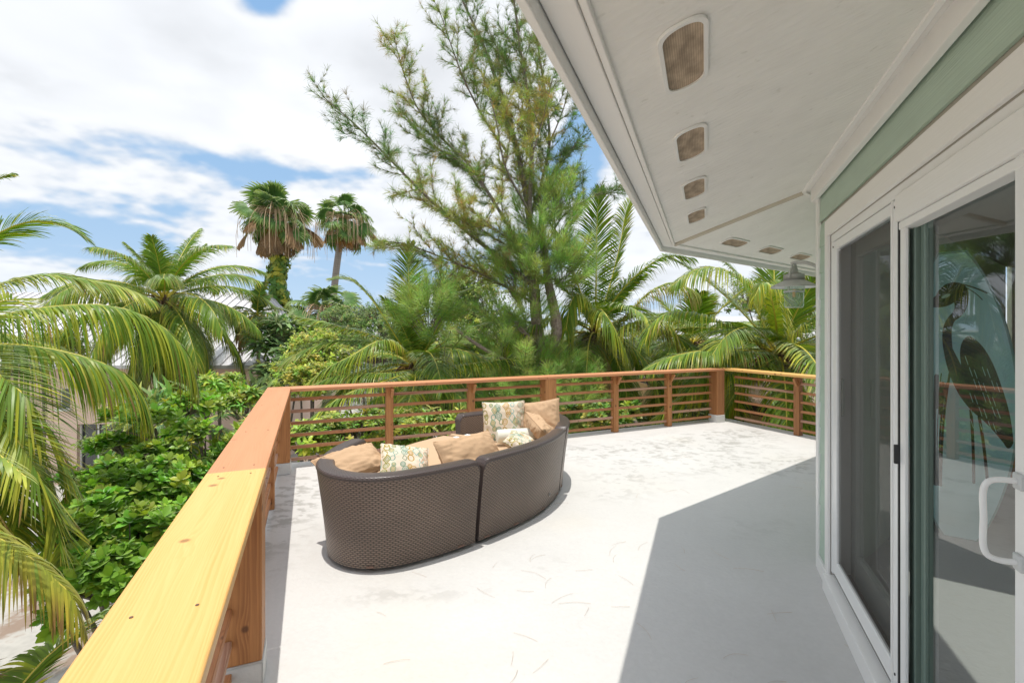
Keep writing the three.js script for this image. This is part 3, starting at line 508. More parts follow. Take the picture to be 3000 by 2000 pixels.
  pieces.forEach((a, i) => {
    const q = piece(...a), s = new THREE.Shape(q.poly.map(([x, z]) => new THREE.Vector2(x, -z))), g = new THREE.ExtrudeGeometry(s, { depth: .085, bevelEnabled: true, bevelSize: .022, bevelThickness: .025, bevelSegments: 4, bevelOffset: -.022 });
    g.rotateX(-Math.PI / 2); g.translate(0, .327, 0);
    single('seat_cushion', g, beige, cl[i], 'cushion', onSofa(0, 0, 0), [0, Math.atan2(-SE1[1], SE1[0]), 0]);
    if (i === 1) { const r = q.rows[46], b = mesh('round_badge', new THREE.CylinderGeometry(.017, .017, .006, 20).rotateX(Math.PI / 2), std([.5, .48, .46], .35, { metalness: .6 }), q.P, [r.p.x + r.o.x * .034, .125, r.p.z + r.o.z * .034], [-.06, Math.atan2(r.o.x, r.o.z), 0]);
      mesh('badge_ring', new THREE.TorusGeometry(.011, .0022, 6, 16), std([.1, .09, .09], .5), b, [0, 0, .0035]); }
  });

  // pillows
  const pillowGeo = (w, h, t, seed, pinch = .09, wr = .012) => {
    const N = 44, pos = [], uv = [], idx = [];
    for (const s of [1, -1]) for (let j = 0; j <= N; j++) for (let i = 0; i <= N; i++) {
      const u = i / N * 2 - 1, v = j / N * 2 - 1, e = Math.pow(Math.max(0, (1 - u * u) * (1 - v * v)), .42), eu = 1 - pinch * (1 - v * v) * Math.abs(u) ** 2 * .6, ev = 1 - pinch * (1 - u * u) * Math.abs(v) ** 2 * .6;
      const corner = Math.abs(u * v) ** 3, wv = wr * (PN.noise(u * 2.2 + seed, v * 2.2, s * 3 + seed) + .6 * PN.noise(u * 5.5 * (1 + corner) + seed, v * 5.5, s * 5) * (.4 + 1.6 * Math.max(Math.abs(u), Math.abs(v)) ** 2));
      pos.push(u * w / 2 * eu, v * h / 2 * ev, s * (t / 2 * e + wv * Math.min(1, e * 2))); uv.push(i / N, j / N);
    }
    const M = (N + 1) * (N + 1);
    for (let k = 0; k < 2; k++) for (let j = 0; j < N; j++) for (let i = 0; i < N; i++) { const a = k * M + j * (N + 1) + i, b = a + 1, c = a + N + 1, d = c + 1; k ? idx.push(a, c, b, b, c, d) : idx.push(a, b, c, b, d, c); }
    const g = new THREE.BufferGeometry(); g.setAttribute('position', new THREE.Float32BufferAttribute(pos, 3)); g.setAttribute('uv', new THREE.Float32BufferAttribute(uv, 2)); g.setIndex(idx); g.computeVertexNormals(); return g;
  };
  const print = (seed) => {
    const c = document.createElement('canvas'); c.width = c.height = 512; const x = c.getContext('2d'), r = rngOf(seed); x.fillStyle = '#d8c9b4'; x.fillRect(0, 0, 512, 512);
    const cols = ['#8f7d1c', '#6d978a', '#70856a', '#a8842a', '#86aaa2', '#c09a7a'];
    for (let i = 0; i < 42; i++) {
      const px = (i % 6 + .5 + (r() - .5) * .7) * 85, py = (Math.floor(i / 6) + .5 + (r() - .5) * .7) * 74, a = 24 + r() * 20, dia = r() < .35; x.strokeStyle = cols[i % 6]; x.globalAlpha = .95; x.save(); x.translate(px, py); x.rotate((r() - .5) * .6);
      const draw = (k, lw) => { x.lineWidth = lw; x.beginPath(); if (dia) { x.moveTo(0, -a * 1.4 * k); x.quadraticCurveTo(a * k, -a * .3 * k, a * .95 * k, 0); x.lineTo(0, a * 1.4 * k); x.lineTo(-a * .95 * k, 0); x.closePath(); } else x.ellipse(0, 0, a * .8 * k, a * k, 0, 0, 7); x.stroke(); };
      draw(1, 7 + r() * 4); if (r() < .6) { x.globalAlpha = .35; x.fillStyle = cols[(i + 2) % 6]; x.fill(); x.globalAlpha = .8; draw(.5, 5); } x.restore();
    }
    x.globalAlpha = 1; const t = new THREE.CanvasTexture(c); t.colorSpace = THREE.SRGBColorSpace; t.wrapS = t.wrapT = THREE.RepeatWrapping; return t;
  };
  const prints = [print(5), print(8)];
  const printMat = (t) => new THREE.MeshStandardMaterial({ map: t, roughness: .9, bumpMap: scaled(fabricBump, 1.5, 1.5), bumpScale: .0015 });
  const tan = std([.52, .345, .205], .92, { bumpMap: scaled(fabricBump, 2, 2), bumpScale: .002 });
  const pillow = (name, label, w, h, t, seed, mat, a, b, y, yaw, tilt, roll, pinch, wr) => {
    const o = thing(name, label, 'pillow', onSofa(a, b, y)); o.rotation.order = 'YXZ'; o.rotation.set(tilt, yaw, roll);
    mesh('cover', pillowGeo(w, h, t, seed, pinch, wr), mat, o);
    const sp = []; for (let i = 0; i < 48; i++) { const f = i / 12, e = Math.floor(f), q = (f - e) * 2 - 1, k = 1 - pinch * (1 - q * q) * .6; sp.push(e === 0 ? [q * w / 2, -h / 2 * k, 0] : e === 1 ? [w / 2 * k, q * h / 2, 0] : e === 2 ? [-q * w / 2, h / 2 * k, 0] : [-w / 2 * k, -q * h / 2, 0]); }
    sp.push(sp[0]); mesh('seam', tube(sp, .0045, .0045, 5, 96), mat, o);
    return o;
  };
  globalThis.pl = { pillow, tan, printMat, prints, pillowGeo };
  const B = Math.atan2(SE2[0], SE2[1]);   // yaw that faces the back of the sofa
  pillow('pillow', 'tan pillow leaning over the rounded left end of the sofa', .48, .32, .16, 3, tan, -1.072, 0.175, .585, B - .55, -1.15, .28, .1, .016);
  pillow('pillow', 'oval and square print pillow beside the tan pillow on the left piece', .38, .34, .14, 9, printMat(prints[0]), -0.817, 0.465, .555, B - .45, -.85, -.3, .1, .01);
  const bp = pillow('back_cushion', 'large tan back cushion with two white care tags above the seam', .74, .36, .17, 14, tan, -0.326, 0.747, .545, B - .02, -.6, -.06, .07, .012);
  for (const [x, y] of [[.05, .178], [-.1, .18]]) { const m = mesh('care_tag', new THREE.PlaneGeometry(.05, .035, 3, 1), std([.85, .85, .84], .8), bp, [x, y, .012], [-.9, 0, .05]); m.material.side = THREE.DoubleSide; }
  pillow('pillow', 'square oval print pillow standing upright against the far arm', .45, .45, .14, 21, printMat(prints[1]), 0.752, 0.419, .60, -.12, -.2, .06, .1, .008);
  pillow('pillow', 'folded print pillow lying inside the middle back below the bolster', .38, .32, .15, 27, printMat(prints[0]), 0.188, 0.947, .55, B + .2, -1.05, .12, .1, .012);
  pillow('back_cushion', 'square tan cushion standing in the right rear corner of the sofa', .46, .46, .16, 33, tan, 0.893, 0.772, .615, -.5, -.3, .2, .1, .012);
  pillow('back_cushion', 'creased tan cushion in front of the square one, right end of sofa', .44, .36, .18, 38, tan, 0.675, 0.916, .57, B + .65, -.7, .3, .1, .022);
  { const o = thing('bolster', 'pale cream bolster lying between print pillow and tan cushion', 'bolster', [SC[0], 0, SC[1]]); const q = [0.580, 0.665]; o.position.set(...onSofa(q[0], q[1], .53)); o.rotation.set(0, .25, 0); o.rotation.order = 'YXZ';
    const s = [[0, -.2], [.052, -.2], [.062, -.192], [.066, -.175], [.067, 0], [.066, .175], [.062, .192], [.052, .2], [0, .2]].map(([r, y]) => new THREE.Vector2(r, y));
    mesh('bolster_cover', new THREE.LatheGeometry(s, 28).rotateZ(Math.PI / 2), std([.74, .74, .64], .9, { bumpMap: scaled(fabricBump, 2, 2), bumpScale: .002 }), o); }
}
// dry needles blown over the deck
{
  const r = rngOf(77), gs = [];
  for (let i = 0; i < 95; i++) {
    const near = i < 50, x = near ? -.8 + r() * 2.6 : -1.5 + r() * 5, z = near ? -1.4 - r() * 2.2 : -3 - r() * 4.6, a = r() * 6.28, L = .06 + r() * .13, c = (r() - .5) * 1.1, pts = [];
    for (let k = 0; k <= 4; k++) { const t = k / 4; pts.push([x + Math.cos(a + c * t) * L * t, .004 + .004 * Math.sin(t * 3.1) * r(), z + Math.sin(a + c * t) * L * t]); }
    gs.push(tube(pts, .0007, .0005, 4, 6));
  }
  const m = single('needle_litter', mergeGeometries(gs), std([.5, .36, .24], .8), 'thin dry tan tree needles scattered over the white deck', 'needle litter'); m.userData.kind = 'stuff';
}
// ------------------------------------------------------------------ foliage materials
const leafMat = (o = {}) => { const m = new THREE.MeshPhysicalMaterial({ roughness: .96, transmission: o.tr ?? .42, thickness: 0, side: THREE.DoubleSide, vertexColors: true, clearcoat: o.coat ?? .3, clearcoatRoughness: .32, ior: 1.35 }); return m; };
const palmLeaf = leafMat({ tr: .42, coat: .42 }), bushLeaf = leafMat({ tr: .42, coat: .6 }), needleLeaf = leafMat({ tr: .3, coat: 0 });
const deadLeaf = new THREE.MeshPhysicalMaterial({ roughness: .95, transmission: .25, thickness: 0, side: THREE.DoubleSide, vertexColors: true });
const rachisMat = std([.58, .50, .07], .4), rachisDry = std([.36, .25, .13], .7), stalkMat = std([.2, .25, .06], .5);
const barkTex = texture(256, 512, (u, v) => { const n = fbm(u * 5, v * 9, 3, 4), l = fbm(u * 22, v * 5, 9, 3); return lerp3([.30, .255, .215], [.12, .09, .075], clamp(.45 + n * .9 + l * .7)); });
const barkBump = texture(256, 512, (u, v) => .5 + fbm(u * 20, v * 7, 3, 4), false);
const barkMat = new THREE.MeshStandardMaterial({ map: scaled(barkTex, 1.2, 3), roughness: .95, bumpMap: scaled(barkBump, 1.5, 4), bumpScale: .02 });
const palmBarkTex = texture(512, 128, (u, v) => { const r = u * 9 + fbm(u * 4, v * 4, 2, 3) * .5, f = r - Math.floor(r), n = fbm(u * 30, v * 12, 5, 3); return lerp3([.34, .30, .26], [.16, .13, .11], clamp((f < .16 ? .8 : .25) + n * .6)); });
const palmBark = new THREE.MeshStandardMaterial({ map: palmBarkTex, roughness: .9, bumpMap: scaled(barkBump, 2, 2), bumpScale: .01 });
const UP = V3(0, 1, 0);

// one pinnate leaf: leaflets as thin bent blades either side of a midrib given by points
function frondGeo(pts, o, r) {
  const cv = new THREE.CatmullRomCurve3(pts.map((p) => p.isVector3 ? p : vec(p)), false, 'centripetal'), L = cv.getLength(), n = o.n || 60, pos = [], col = [], idx = [], K = o.segs || 3;
  const c0 = o.col || [.13, .26, .01], c1 = o.tip || [.60, .56, .03], brown = [.30, .16, .05];
  const twist = o.twist ?? (r() - .5) * .5;
  for (let i = 0; i < n; i++) {
    const t = (o.start ?? .16) + (1 - (o.start ?? .16)) * (i + .5) / n, P = cv.getPointAt(Math.min(t, .999)), T = cv.getTangentAt(Math.min(t, .999));
    let S = V3().crossVectors(T, UP); if (S.length() < .25) S.add(o.side ? vec(o.side).multiplyScalar(.6) : V3(.5, 0, .2)); S.normalize(); const U = V3().crossVectors(S, T).normalize();
    S.applyAxisAngle(T, twist); U.applyAxisAngle(T, twist);
    const tt = (i + .5) / n, prof = Math.pow(Math.sin(Math.PI * (.17 + .74 * tt)), .8) * (tt > .9 ? mixn(1, .75, (tt - .9) / .1) : 1);
    for (const sg of [-1, 1]) {
      if (o.gap && r() < o.gap) continue;
      const ang = mixn(1.05, .42, tt) + (r() - .5) * .16, len = o.len * prof * (.9 + r() * .2), lift = (o.lift ?? .25) * (1 - .5 * tt) + (r() - .5) * .12;
      const d = S.clone().multiplyScalar(sg * Math.sin(ang)).addScaledVector(T, Math.cos(ang)).addScaledVector(U, lift).normalize();
      const wv0 = T.clone().addScaledVector(d, -T.dot(d)).normalize().applyAxisAngle(d, sg * (.55 + (r() - .5) * .5)), wd = (o.wid || .034) * (.8 + r() * .4);
      const droop = (o.droop ?? .35) * (.75 + r() * .5), v0 = pos.length / 3, tone = .75 + r() * .55, yel = r() < (o.yellow ?? .25) ? .4 + r() * .6 : r() * .15, br = r() < (o.brown ?? .06) ? 1 : 0;
      for (let k = 0; k <= K; k++) {
        const q = k / K, p = P.clone().addScaledVector(d, len * q * (1 - droop * .28 * q)); p.y -= droop * len * q * q * .8;
        const w = wd * .5 * (k === K ? .06 : q < .2 ? mixn(.5, 1, q / .2) : 1 - .55 * ((q - .2) / .8) ** 1.6);
        pos.push(p.x - wv0.x * w, p.y - wv0.y * w, p.z - wv0.z * w, p.x + wv0.x * w, p.y + wv0.y * w, p.z + wv0.z * w);
        let c = lerp3(c0, c1, clamp(yel * (.35 + q * .7))); if (br) c = lerp3(c, brown, sstep(.3, .9, q)); else c = lerp3(c, brown, sstep(.8, 1, q) * (o.brownTip ?? .3));
        for (let e = 0; e < 2; e++) col.push(c[0] * tone, c[1] * tone, c[2] * tone);
      }
      for (let k = 0; k < K; k++) { const a = v0 + k * 2; idx.push(a, a + 1, a + 2, a + 1, a + 3, a + 2); }
    }
  }
  const g = new THREE.BufferGeometry(); g.setAttribute('position', new THREE.Float32BufferAttribute(pos, 3)); g.setAttribute('color', new THREE.Float32BufferAttribute(col, 3)); g.setIndex(idx); g.computeVertexNormals();
  return [g, tube(pts, o.rad || .028, .004, 5, 14, (t) => mixn(o.rad || .028, .004, Math.pow(t, .7)))];
}
// midrib that leaves the hub at an angle and bends under its weight
function arc(az, el, len, curl, side = 0) {
  const pts = [V3(0, 0, 0)], N = 7; let a = az, e = el;
  for (let i = 1; i <= N; i++) { const f = i / N; const ee = Math.max(-1.5, e - curl * Math.pow(f, 1.25)); a += side / N; const p = pts[i - 1].clone(); p.x += Math.sin(a) * Math.cos(ee) * len / N; p.z -= Math.cos(a) * Math.cos(ee) * len / N; p.y += Math.sin(ee) * len / N; pts.push(p); }
  return pts;
}
function palm(name, label, o) {                       // o: base, hub, seed, fronds: [{pts (world) ..}], auto: count
  const r = rngOf(o.seed), P = thing(name, label, o.category || 'palm tree', o.base, 0, o.group), hub = vec(o.hub).sub(vec(o.base)), rel = (p) => vec(p).sub(vec(o.base));
  if (o.trunk !== false) {
    const mid = hub.clone().multiplyScalar(.5).add(V3((o.bend || 0), 0, (o.bend || 0) * .4));
    mesh('trunk', tube([V3(0, -.2, 0), hub.clone().multiplyScalar(.12).add(V3(o.bend * .2 || 0, 0, 0)), mid, hub.clone().add(V3(0, -.1, 0))], 0, 0, 10, 30, (t) => (o.trad || .13) * (1.35 - .5 * Math.min(1, t * 4) ** .5 + (t > .93 ? (t - .93) * 3.5 : 0))), palmBark, P);
    if (o.fibre !== false) {
      const gs = []; for (let i = 0; i < 26; i++) { const a = i * 2.4, e = -.2 + r() * 1.1, l = .25 + r() * .35, rr = (o.trad || .13) * 1.15; const st = hub.clone().add(V3(Math.sin(a) * rr, -.35 + r() * .3, -Math.cos(a) * rr)); gs.push(tube([st, st.clone().add(V3(Math.sin(a) * .1, l * .5, -Math.cos(a) * .1)), st.clone().add(V3(Math.sin(a) * (.2 + r() * .2), l * e, -Math.cos(a) * (.2 + r() * .2)))], .05, .012, 5, 5)); }
      const f = mesh('fibre_sheath', mergeGeometries(gs), std([.15, .09, .055], .95), P); f.userData.kind = 'stuff';
    }
  }
  const put = (pts, q) => {
    const [g, rb] = frondGeo(pts, q, r); const m = mesh('frond', g, q.dead ? deadLeaf : palmLeaf, P); mesh('rachis', rb, q.dead ? rachisDry : (q.rm || rachisMat), m); return m;
  };
  for (const f of o.fronds || []) put(f.pts.map(rel), { ...o.leaf, ...f });
  const n = o.auto || 0;
  for (let i = 0; i < n; i++) {
    const f = (i + .5) / n, az = (o.az0 || 0) + i * 2.39996 + (r() - .5) * .4, el = mixn(o.elTop ?? 1.45, o.elLow ?? -.75, Math.pow(f, o.elPow ?? .85)) + (r() - .5) * .2;
    if (o.skip && o.skip(((az % 6.28318) + 6.28318) % 6.28318, el)) continue;
    const len = o.len * (f < .1 ? .62 : 1) * (.88 + r() * .2), curl = (o.curl ?? 1.25) * (f < .12 ? .35 : .75 + r() * .5);
    const pts = arc(az, el, len, curl, (r() - .5) * .5).map((p) => p.add(hub)), old = f > .82 && r() < (o.deadShare ?? .3);
    put(pts, { ...o.leaf, droop: (o.leaf.droop ?? .35) * (.6 + f * 1.2), yellow: (o.leaf.yellow ?? .25) * (.5 + f * 1.2), dead: old, ...(old ? { col: [0.455, 0.298, 0.158], tip: [0.595, 0.385, 0.175], brown: .5, droop: .9 } : {}) });
  }
  if (o.nuts) for (let i = 0; i < o.nuts; i++) { const a = r() * 6.28, g = new THREE.SphereGeometry(.085 + r() * .02, 12, 9); g.scale(1, 1.25, 1); const m = mesh('coconut', g, std(r() < .6 ? [.22, .24, .05] : [.38, .25, .07], .45), P, [hub.x + Math.sin(a) * (.2 + r() * .2), hub.y - .25 - r() * .45, hub.z - Math.cos(a) * (.2 + r() * .2)]); m.rotation.set(r(), r(), r()); }
  if (o.blooms) for (let i = 0; i < o.blooms; i++) { const a = r() * 6.28, gs = []; for (let k = 0; k < 14; k++) { const b = a + (r() - .5) * .8; gs.push(tube([hub.clone(), hub.clone().add(V3(Math.sin(b) * .25, .1 - r() * .2, -Math.cos(b) * .25)), hub.clone().add(V3(Math.sin(b) * .5, -.1 - r() * .4, -Math.cos(b) * .5))], .012, .005, 4, 4)); } mesh('flower_stalk', mergeGeometries(gs), std([.5, .3, .06], .7), P); }
  return P;
}
const ground = (p) => [p[0], GY, p[2]];
const coco = { n: 100, len: .85, wid: .03, droop: .45, lift: .3, rad: .034 };

// near palm whose crown hangs in from the left
palm('coconut_palm', 'near coconut palm with long arching fronds hanging in beside the rail at the left edge', {
  base: [-7.2, GY, -5.9], hub: [-6.923, 1.286, -5.6], seed: 101, trad: .14, bend: -.3, leaf: { n: 175, len: .74, wid: .021, segs: 5, rad: .024 }, auto: 9, len: 3.1, az0: 3.4, elTop: 1.2, elLow: -.2,
  skip: (az) => az < 2.7 || az > 5.6,
  fronds: [
    { pts: [[-6.923, 1.286, -5.6], [-6.401, 1.515, -5.5], [-5.96, 1.742, -5.6], [-5.49, 1.863, -5.8], [-5.028, 1.879, -6], [-4.635, 1.703, -6.2], [-4.31, 1.335, -6.3], [-4.222, 0.937, -6.4]], droop: 1.3, lift: .12, len: .74, yellow: .45, twist: 0 },
    { pts: [[-6.923, 1.286, -5.6], [-5.843, 1.405, -5.1], [-5.372, 1.428, -5.1], [-5.058, 1.4, -5.1], [-4.875, 1.349, -5.2], [-4.585, 1.239, -5.3], [-4.379, 1.096, -5.4], [-4.261, 0.858, -5.5], [-4.191, 0.659, -5.5]], droop: 1.2, lift: .1, len: .72, yellow: .5, twist: .05 },
    { pts: [[-6.923, 1.286, -5.6], [-5.229, 1.309, -4.6], [-4.683, 1.158, -4.4], [-4.412, 0.923, -4.4], [-4.333, 0.631, -4.5], [-4.271, 0.256, -4.6], [-4.3, -0.007, -4.7]], droop: .35, lift: .1, len: .62, yellow: .45, twist: .35 },
    { pts: [[-6.923, 1.261, -5.6], [-4.922, 0.991, -4.4], [-4.394, 0.713, -4.2], [-4.173, 0.371, -4.2], [-4.129, 0.031, -4.3], [-4.047, -0.268, -4.3], [-4.129, -0.582, -4.4]], droop: .2, lift: .1, len: .6, yellow: .6, brownTip: .6, twist: .2 },
    { pts: [[-6.923, 1.261, -5.6], [-5.499, 0.829, -4.8], [-4.871, 0.387, -4.5], [-4.563, 0.015, -4.4], [-4.436, -0.343, -4.4], [-4.471, -0.672, -4.5]], droop: .4, lift: .1, len: .6, yellow: .5, brownTip: .4, twist: .25 },
    { pts: [[-6.923, 1.21, -5.6], [-5.353, 0.568, -4.6], [-4.862, 0.174, -4.4], [-4.537, -0.144, -4.3], [-4.343, -0.416, -4.3]], droop: .5, lift: .1, len: .6, yellow: .5, twist: .1 },
    { pts: [[-6.923, 1.159, -5.6], [-4.574, 0.405, -3.9], [-4.038, 0.046, -3.7], [-3.655, -0.091, -3.6], [-3.44, -0.261, -3.6], [-3.284, -0.443, -3.6], [-3.25, -0.676, -3.65]], droop: 1.2, lift: .12, len: .5, yellow: .95, brown: .25, brownTip: .8, col: [.2, .3, .02], tip: [.66, .52, .05] },
    { pts: [[-6.923, 1.362, -5.6], [-6.874, 2.487, -6], [-6.492, 2.817, -6.1], [-6.234, 2.977, -6.2], [-5.964, 2.977, -6.3], [-5.711, 2.825, -6.4]], droop: .35, lift: .2, len: .66, yellow: .1, n: 95, brownTip: .1 },
    { pts: [[-6.923, 1.337, -5.6], [-7.275, 1.968, -6.4], [-7.024, 2.207, -6.6], [-6.622, 2.349, -6.8], [-6.183, 2.309, -7], [-5.693, 2.19, -7.1], [-5.382, 2.017, -7.2]], droop: .6, lift: .2, len: .7, yellow: .7, tip: [0.620, 0.595, 0.088] },
    { pts: [[-6.923, 1.21, -5.6], [-4.306, 0.9, -3.7], [-3.852, 0.747, -3.5], [-3.609, 0.634, -3.45], [-3.44, 0.537, -3.4]], droop: .35, lift: .1, len: .42, yellow: .9, tip: [0.620, 0.620, 0.088], n: 60 },
    { pts: [[-6.923, 1.362, -5.6], [-7.448, 2.258, -6.4], [-7.382, 3.115, -6.6], [-7.252, 3.623, -6.7], [-7.102, 3.777, -6.8]], droop: .5, len: .6, yellow: .5 },
    { pts: [[-6.923, 1.337, -5.6], [-6.005, 1.66, -5.2], [-5.412, 1.838, -5], [-5.037, 1.877, -4.9], [-4.771, 1.678, -4.9]], droop: .25, lift: .3, len: .5, yellow: .8, n: 50, tip: [0.620, 0.620, 0.105] },
    { pts: [[-6.923, 1.286, -5.6], [-7.852, 1.685, -6.8], [-7.532, 1.495, -7.2], [-7.005, 1.292, -7.4], [-6.489, 0.949, -7.5], [-6.3, 0.596, -7.6]], droop: 1.1, len: .7, yellow: .5 },
    { pts: [[-6.923, 1.261, -5.6], [-6.416, 1.058, -5.6], [-5.96, 0.703, -5.6], [-5.757, 0.275, -5.7], [-5.648, -0.22, -5.8], [-5.638, -0.625, -5.9]], droop: .9, len: .7, yellow: .5 },
  ],
});
palm('coconut_palm', 'young palm below the yellow handrail with a frond rising at the bottom left', {
  base: [-3.9, GY, -2.6], hub: [-4.926, -2.232, -4.2], seed: 117, trad: .1, leaf: { n: 70, len: .5, wid: .032, segs: 4, rad: .018 }, auto: 0, len: 2,
  fronds: [ { pts: [[-4.926, -2.232, -4.2], [-4.47, -1.776, -4.2], [-4.28, -1.51, -4.2], [-4.014, -1.225, -4.2], [-3.773, -1.047, -4.25], [-3.487, -0.903, -4.3], [-3.249, -0.901, -4.4]], droop: .3, lift: .3, len: .62, yellow: .1, twist: -.2 }, { pts: [[-4.926, -2.232, -4.2], [-4.609, -1.607, -3.9], [-4.388, -1.285, -3.8], [-4.25, -1.147, -3.8], [-4.13, -1.147, -3.8]], droop: .4, len: .4, brown: .5, dead: true, col: [0.350, 0.245, 0.123] } ],
});
// big coconut palm in front of the peach house
palm('coconut_palm', 'full coconut palm with green nuts in front of the peach house', { base: [-11.2, GY, -15.2], hub: [-10.86, 2.49, -15], seed: 205, trad: .17, bend: .3, auto: 46, len: 3.3, az0: .35, elTop: 1.38, elLow: -1.2, elPow: 1.15, curl: 1.2, leaf: { ...coco, n: 120, len: .85, wid: .03, yellow: .2, droop: .75, lift: .15 }, nuts: 16, blooms: 3, deadShare: .15 });
palm('coconut_palm', 'coconut palm behind the middle of the far rail, left of the feathery pine', {
  base: [-2.6, GY, -12.6], hub: [-2.44, 0.642, -12.2], seed: 309, trad: .17, auto: 22, len: 3.4, az0: 1.0, elTop: 1.35, elLow: -.8, leaf: { ...coco, n: 110, len: .8, wid: .028 }, blooms: 2,
  fronds: [
    { pts: [[-2.44, 0.642, -12.2], [-2.519, 1.547, -12], [-2.574, 2.742, -12], [-2.585, 3.285, -12], [-2.562, 3.737, -12.1]], droop: .3, yellow: .3, len: .85, side: [1, 0, 0], twist: 0 },
    { pts: [[-2.44, 0.642, -12.2], [-2.729, 1.297, -11.6], [-3.254, 2.259, -11.2], [-3.673, 2.695, -11], [-4.054, 2.734, -10.9]], droop: .35, yellow: .25, len: .8 },
    { pts: [[-2.44, 0.642, -12.2], [-2.787, 1.246, -11.2], [-2.971, 1.336, -10.8], [-3.43, 1.03, -10.3], [-3.964, 0.711, -10], [-4.222, 0.445, -9.8]], droop: 1.0, yellow: .5, len: .78, rad: .035 },
    { pts: [[-2.44, 0.642, -12.2], [-3.193, 1.324, -11.8], [-4.095, 1.671, -11.2], [-4.799, 1.873, -10.8]], droop: .5, yellow: .3, len: .8 },
    { pts: [[-2.44, 0.575, -12.2], [-2.688, 0.612, -10.8], [-3.656, 0.621, -10], [-4.135, 0.407, -9.6]], droop: .8, yellow: .15, len: .7 },
    { pts: [[-2.44, 0.642, -12.2], [-1.743, 1.129, -11.6], [-0.973, 1.043, -11.2], [-0.256, 0.663, -10.9]], droop: .9, yellow: .5, len: .75 },
    { pts: [[-2.44, 0.642, -12.2], [-1.879, 1.548, -11.8], [-1.48, 2.283, -11.6], [-0.999, 2.59, -11.5]], droop: .5, len: .8 },
    { pts: [[-2.44, 0.608, -12.2], [-1.688, 0.688, -10.6], [-0.869, 0.874, -10], [0.174, 1.024, -9.6]], droop: 1.1, yellow: .4, len: .7 },
    { pts: [[-2.44, 0.553, -12.2], [-2.658, 0.511, -9.6], [-3.069, 0.388, -8.9], [-3.469, 0.08, -8.5], [-3.823, -0.283, -8.3]], droop: .8, yellow: .6, len: .72, twist: .2 },
    { pts: [[-2.44, 0.553, -12.2], [-2.004, 0.4, -9.8], [-1.982, 0.181, -9.2], [-1.997, -0.095, -8.9], [-2.031, -0.435, -8.8]], droop: .7, yellow: .6, len: .7 },
    { pts: [[-2.44, 0.553, -12.2], [-2.498, 0.331, -10], [-2.858, 0.108, -9.4], [-3.13, -0.36, -9.2]], droop: .9, yellow: .3, len: .7 },
    { pts: [[-2.44, 0.553, -12.2], [-1.472, 0.489, -9.8], [-0.966, 0.265, -9.2], [-0.66, -0.114, -9]], droop: .9, yellow: .3, len: .7 },
  ] });
palm('coconut_palm', 'coconut palm with upright fronds directly right of the feathery pine trunk', {
  base: [2.1, GY, -12.4], hub: [2.074, 1.493, -12], seed: 411, trad: .17, auto: 27, len: 3.1, az0: 2.0, elTop: 1.2, elLow: -1.1, curl: 1.4, leaf: { ...coco, n: 110, len: .8, wid: .028, droop: .6 }, deadShare: .6, blooms: 1,
  fronds: [
    { pts: [[2.074, 1.493, -12], [2.061, 2.402, -11.8], [2.054, 3.348, -11.7], [2.075, 4.301, -11.7], [2.157, 5.051, -11.8]], droop: .25, len: .85, yellow: .12, side: [1, 0, .2], twist: 0 },
    { pts: [[2.074, 1.493, -12], [2.456, 2.283, -11.6], [2.98, 2.918, -11.2], [3.524, 3.262, -11], [4.046, 3.193, -10.8]], droop: .7, len: .8, yellow: .15 },
    { pts: [[2.074, 1.493, -12], [2.529, 1.799, -11], [3.012, 2.395, -10.6], [3.473, 2.606, -10.4], [3.914, 2.383, -10.2]], droop: 1.2, len: .85, yellow: .7, brown: .3, tip: [0.620, 0.455, 0.140] },
    { pts: [[2.074, 1.493, -12], [1.722, 2.283, -11.6], [1.382, 3.2, -11.4], [1.115, 3.799, -11.3], [0.808, 4.208, -11.3]], droop: .5, len: .8, yellow: .1 },
    { pts: [[2.074, 1.493, -12], [1.682, 2.147, -11], [1.429, 2.367, -10.6], [1.261, 2.116, -10.4], [1.156, 1.552, -10.3]], droop: 1.1, len: .7, yellow: .4 },
    { pts: [[2.074, 1.439, -12], [2.341, 1.551, -10.6], [2.661, 1.752, -10], [3.108, 1.712, -9.7], [3.336, 1.293, -9.6]], droop: 1.2, len: .7, yellow: .7, brown: .3 },
    { pts: [[2.074, 1.493, -12], [1.945, 2.039, -10.8], [2.014, 1.928, -10.4], [2.322, 1.278, -10.1], [2.498, 0.738, -10]], droop: 1.0, len: .7, yellow: .5 },
    { pts: [[2.074, 1.493, -12], [2.514, 2.669, -12.4], [2.839, 3.826, -12.6], [3.058, 4.789, -12.8], [3.341, 5.309, -13]], droop: .3, len: .8, yellow: .5 },
    { pts: [[2.074, 1.439, -12], [1.798, 1.16, -10.8], [1.92, 0.705, -10.4], [1.948, 0.154, -10.3]], droop: .8, len: .7, dead: true, col: [0.455, 0.298, 0.158] },
  ] });
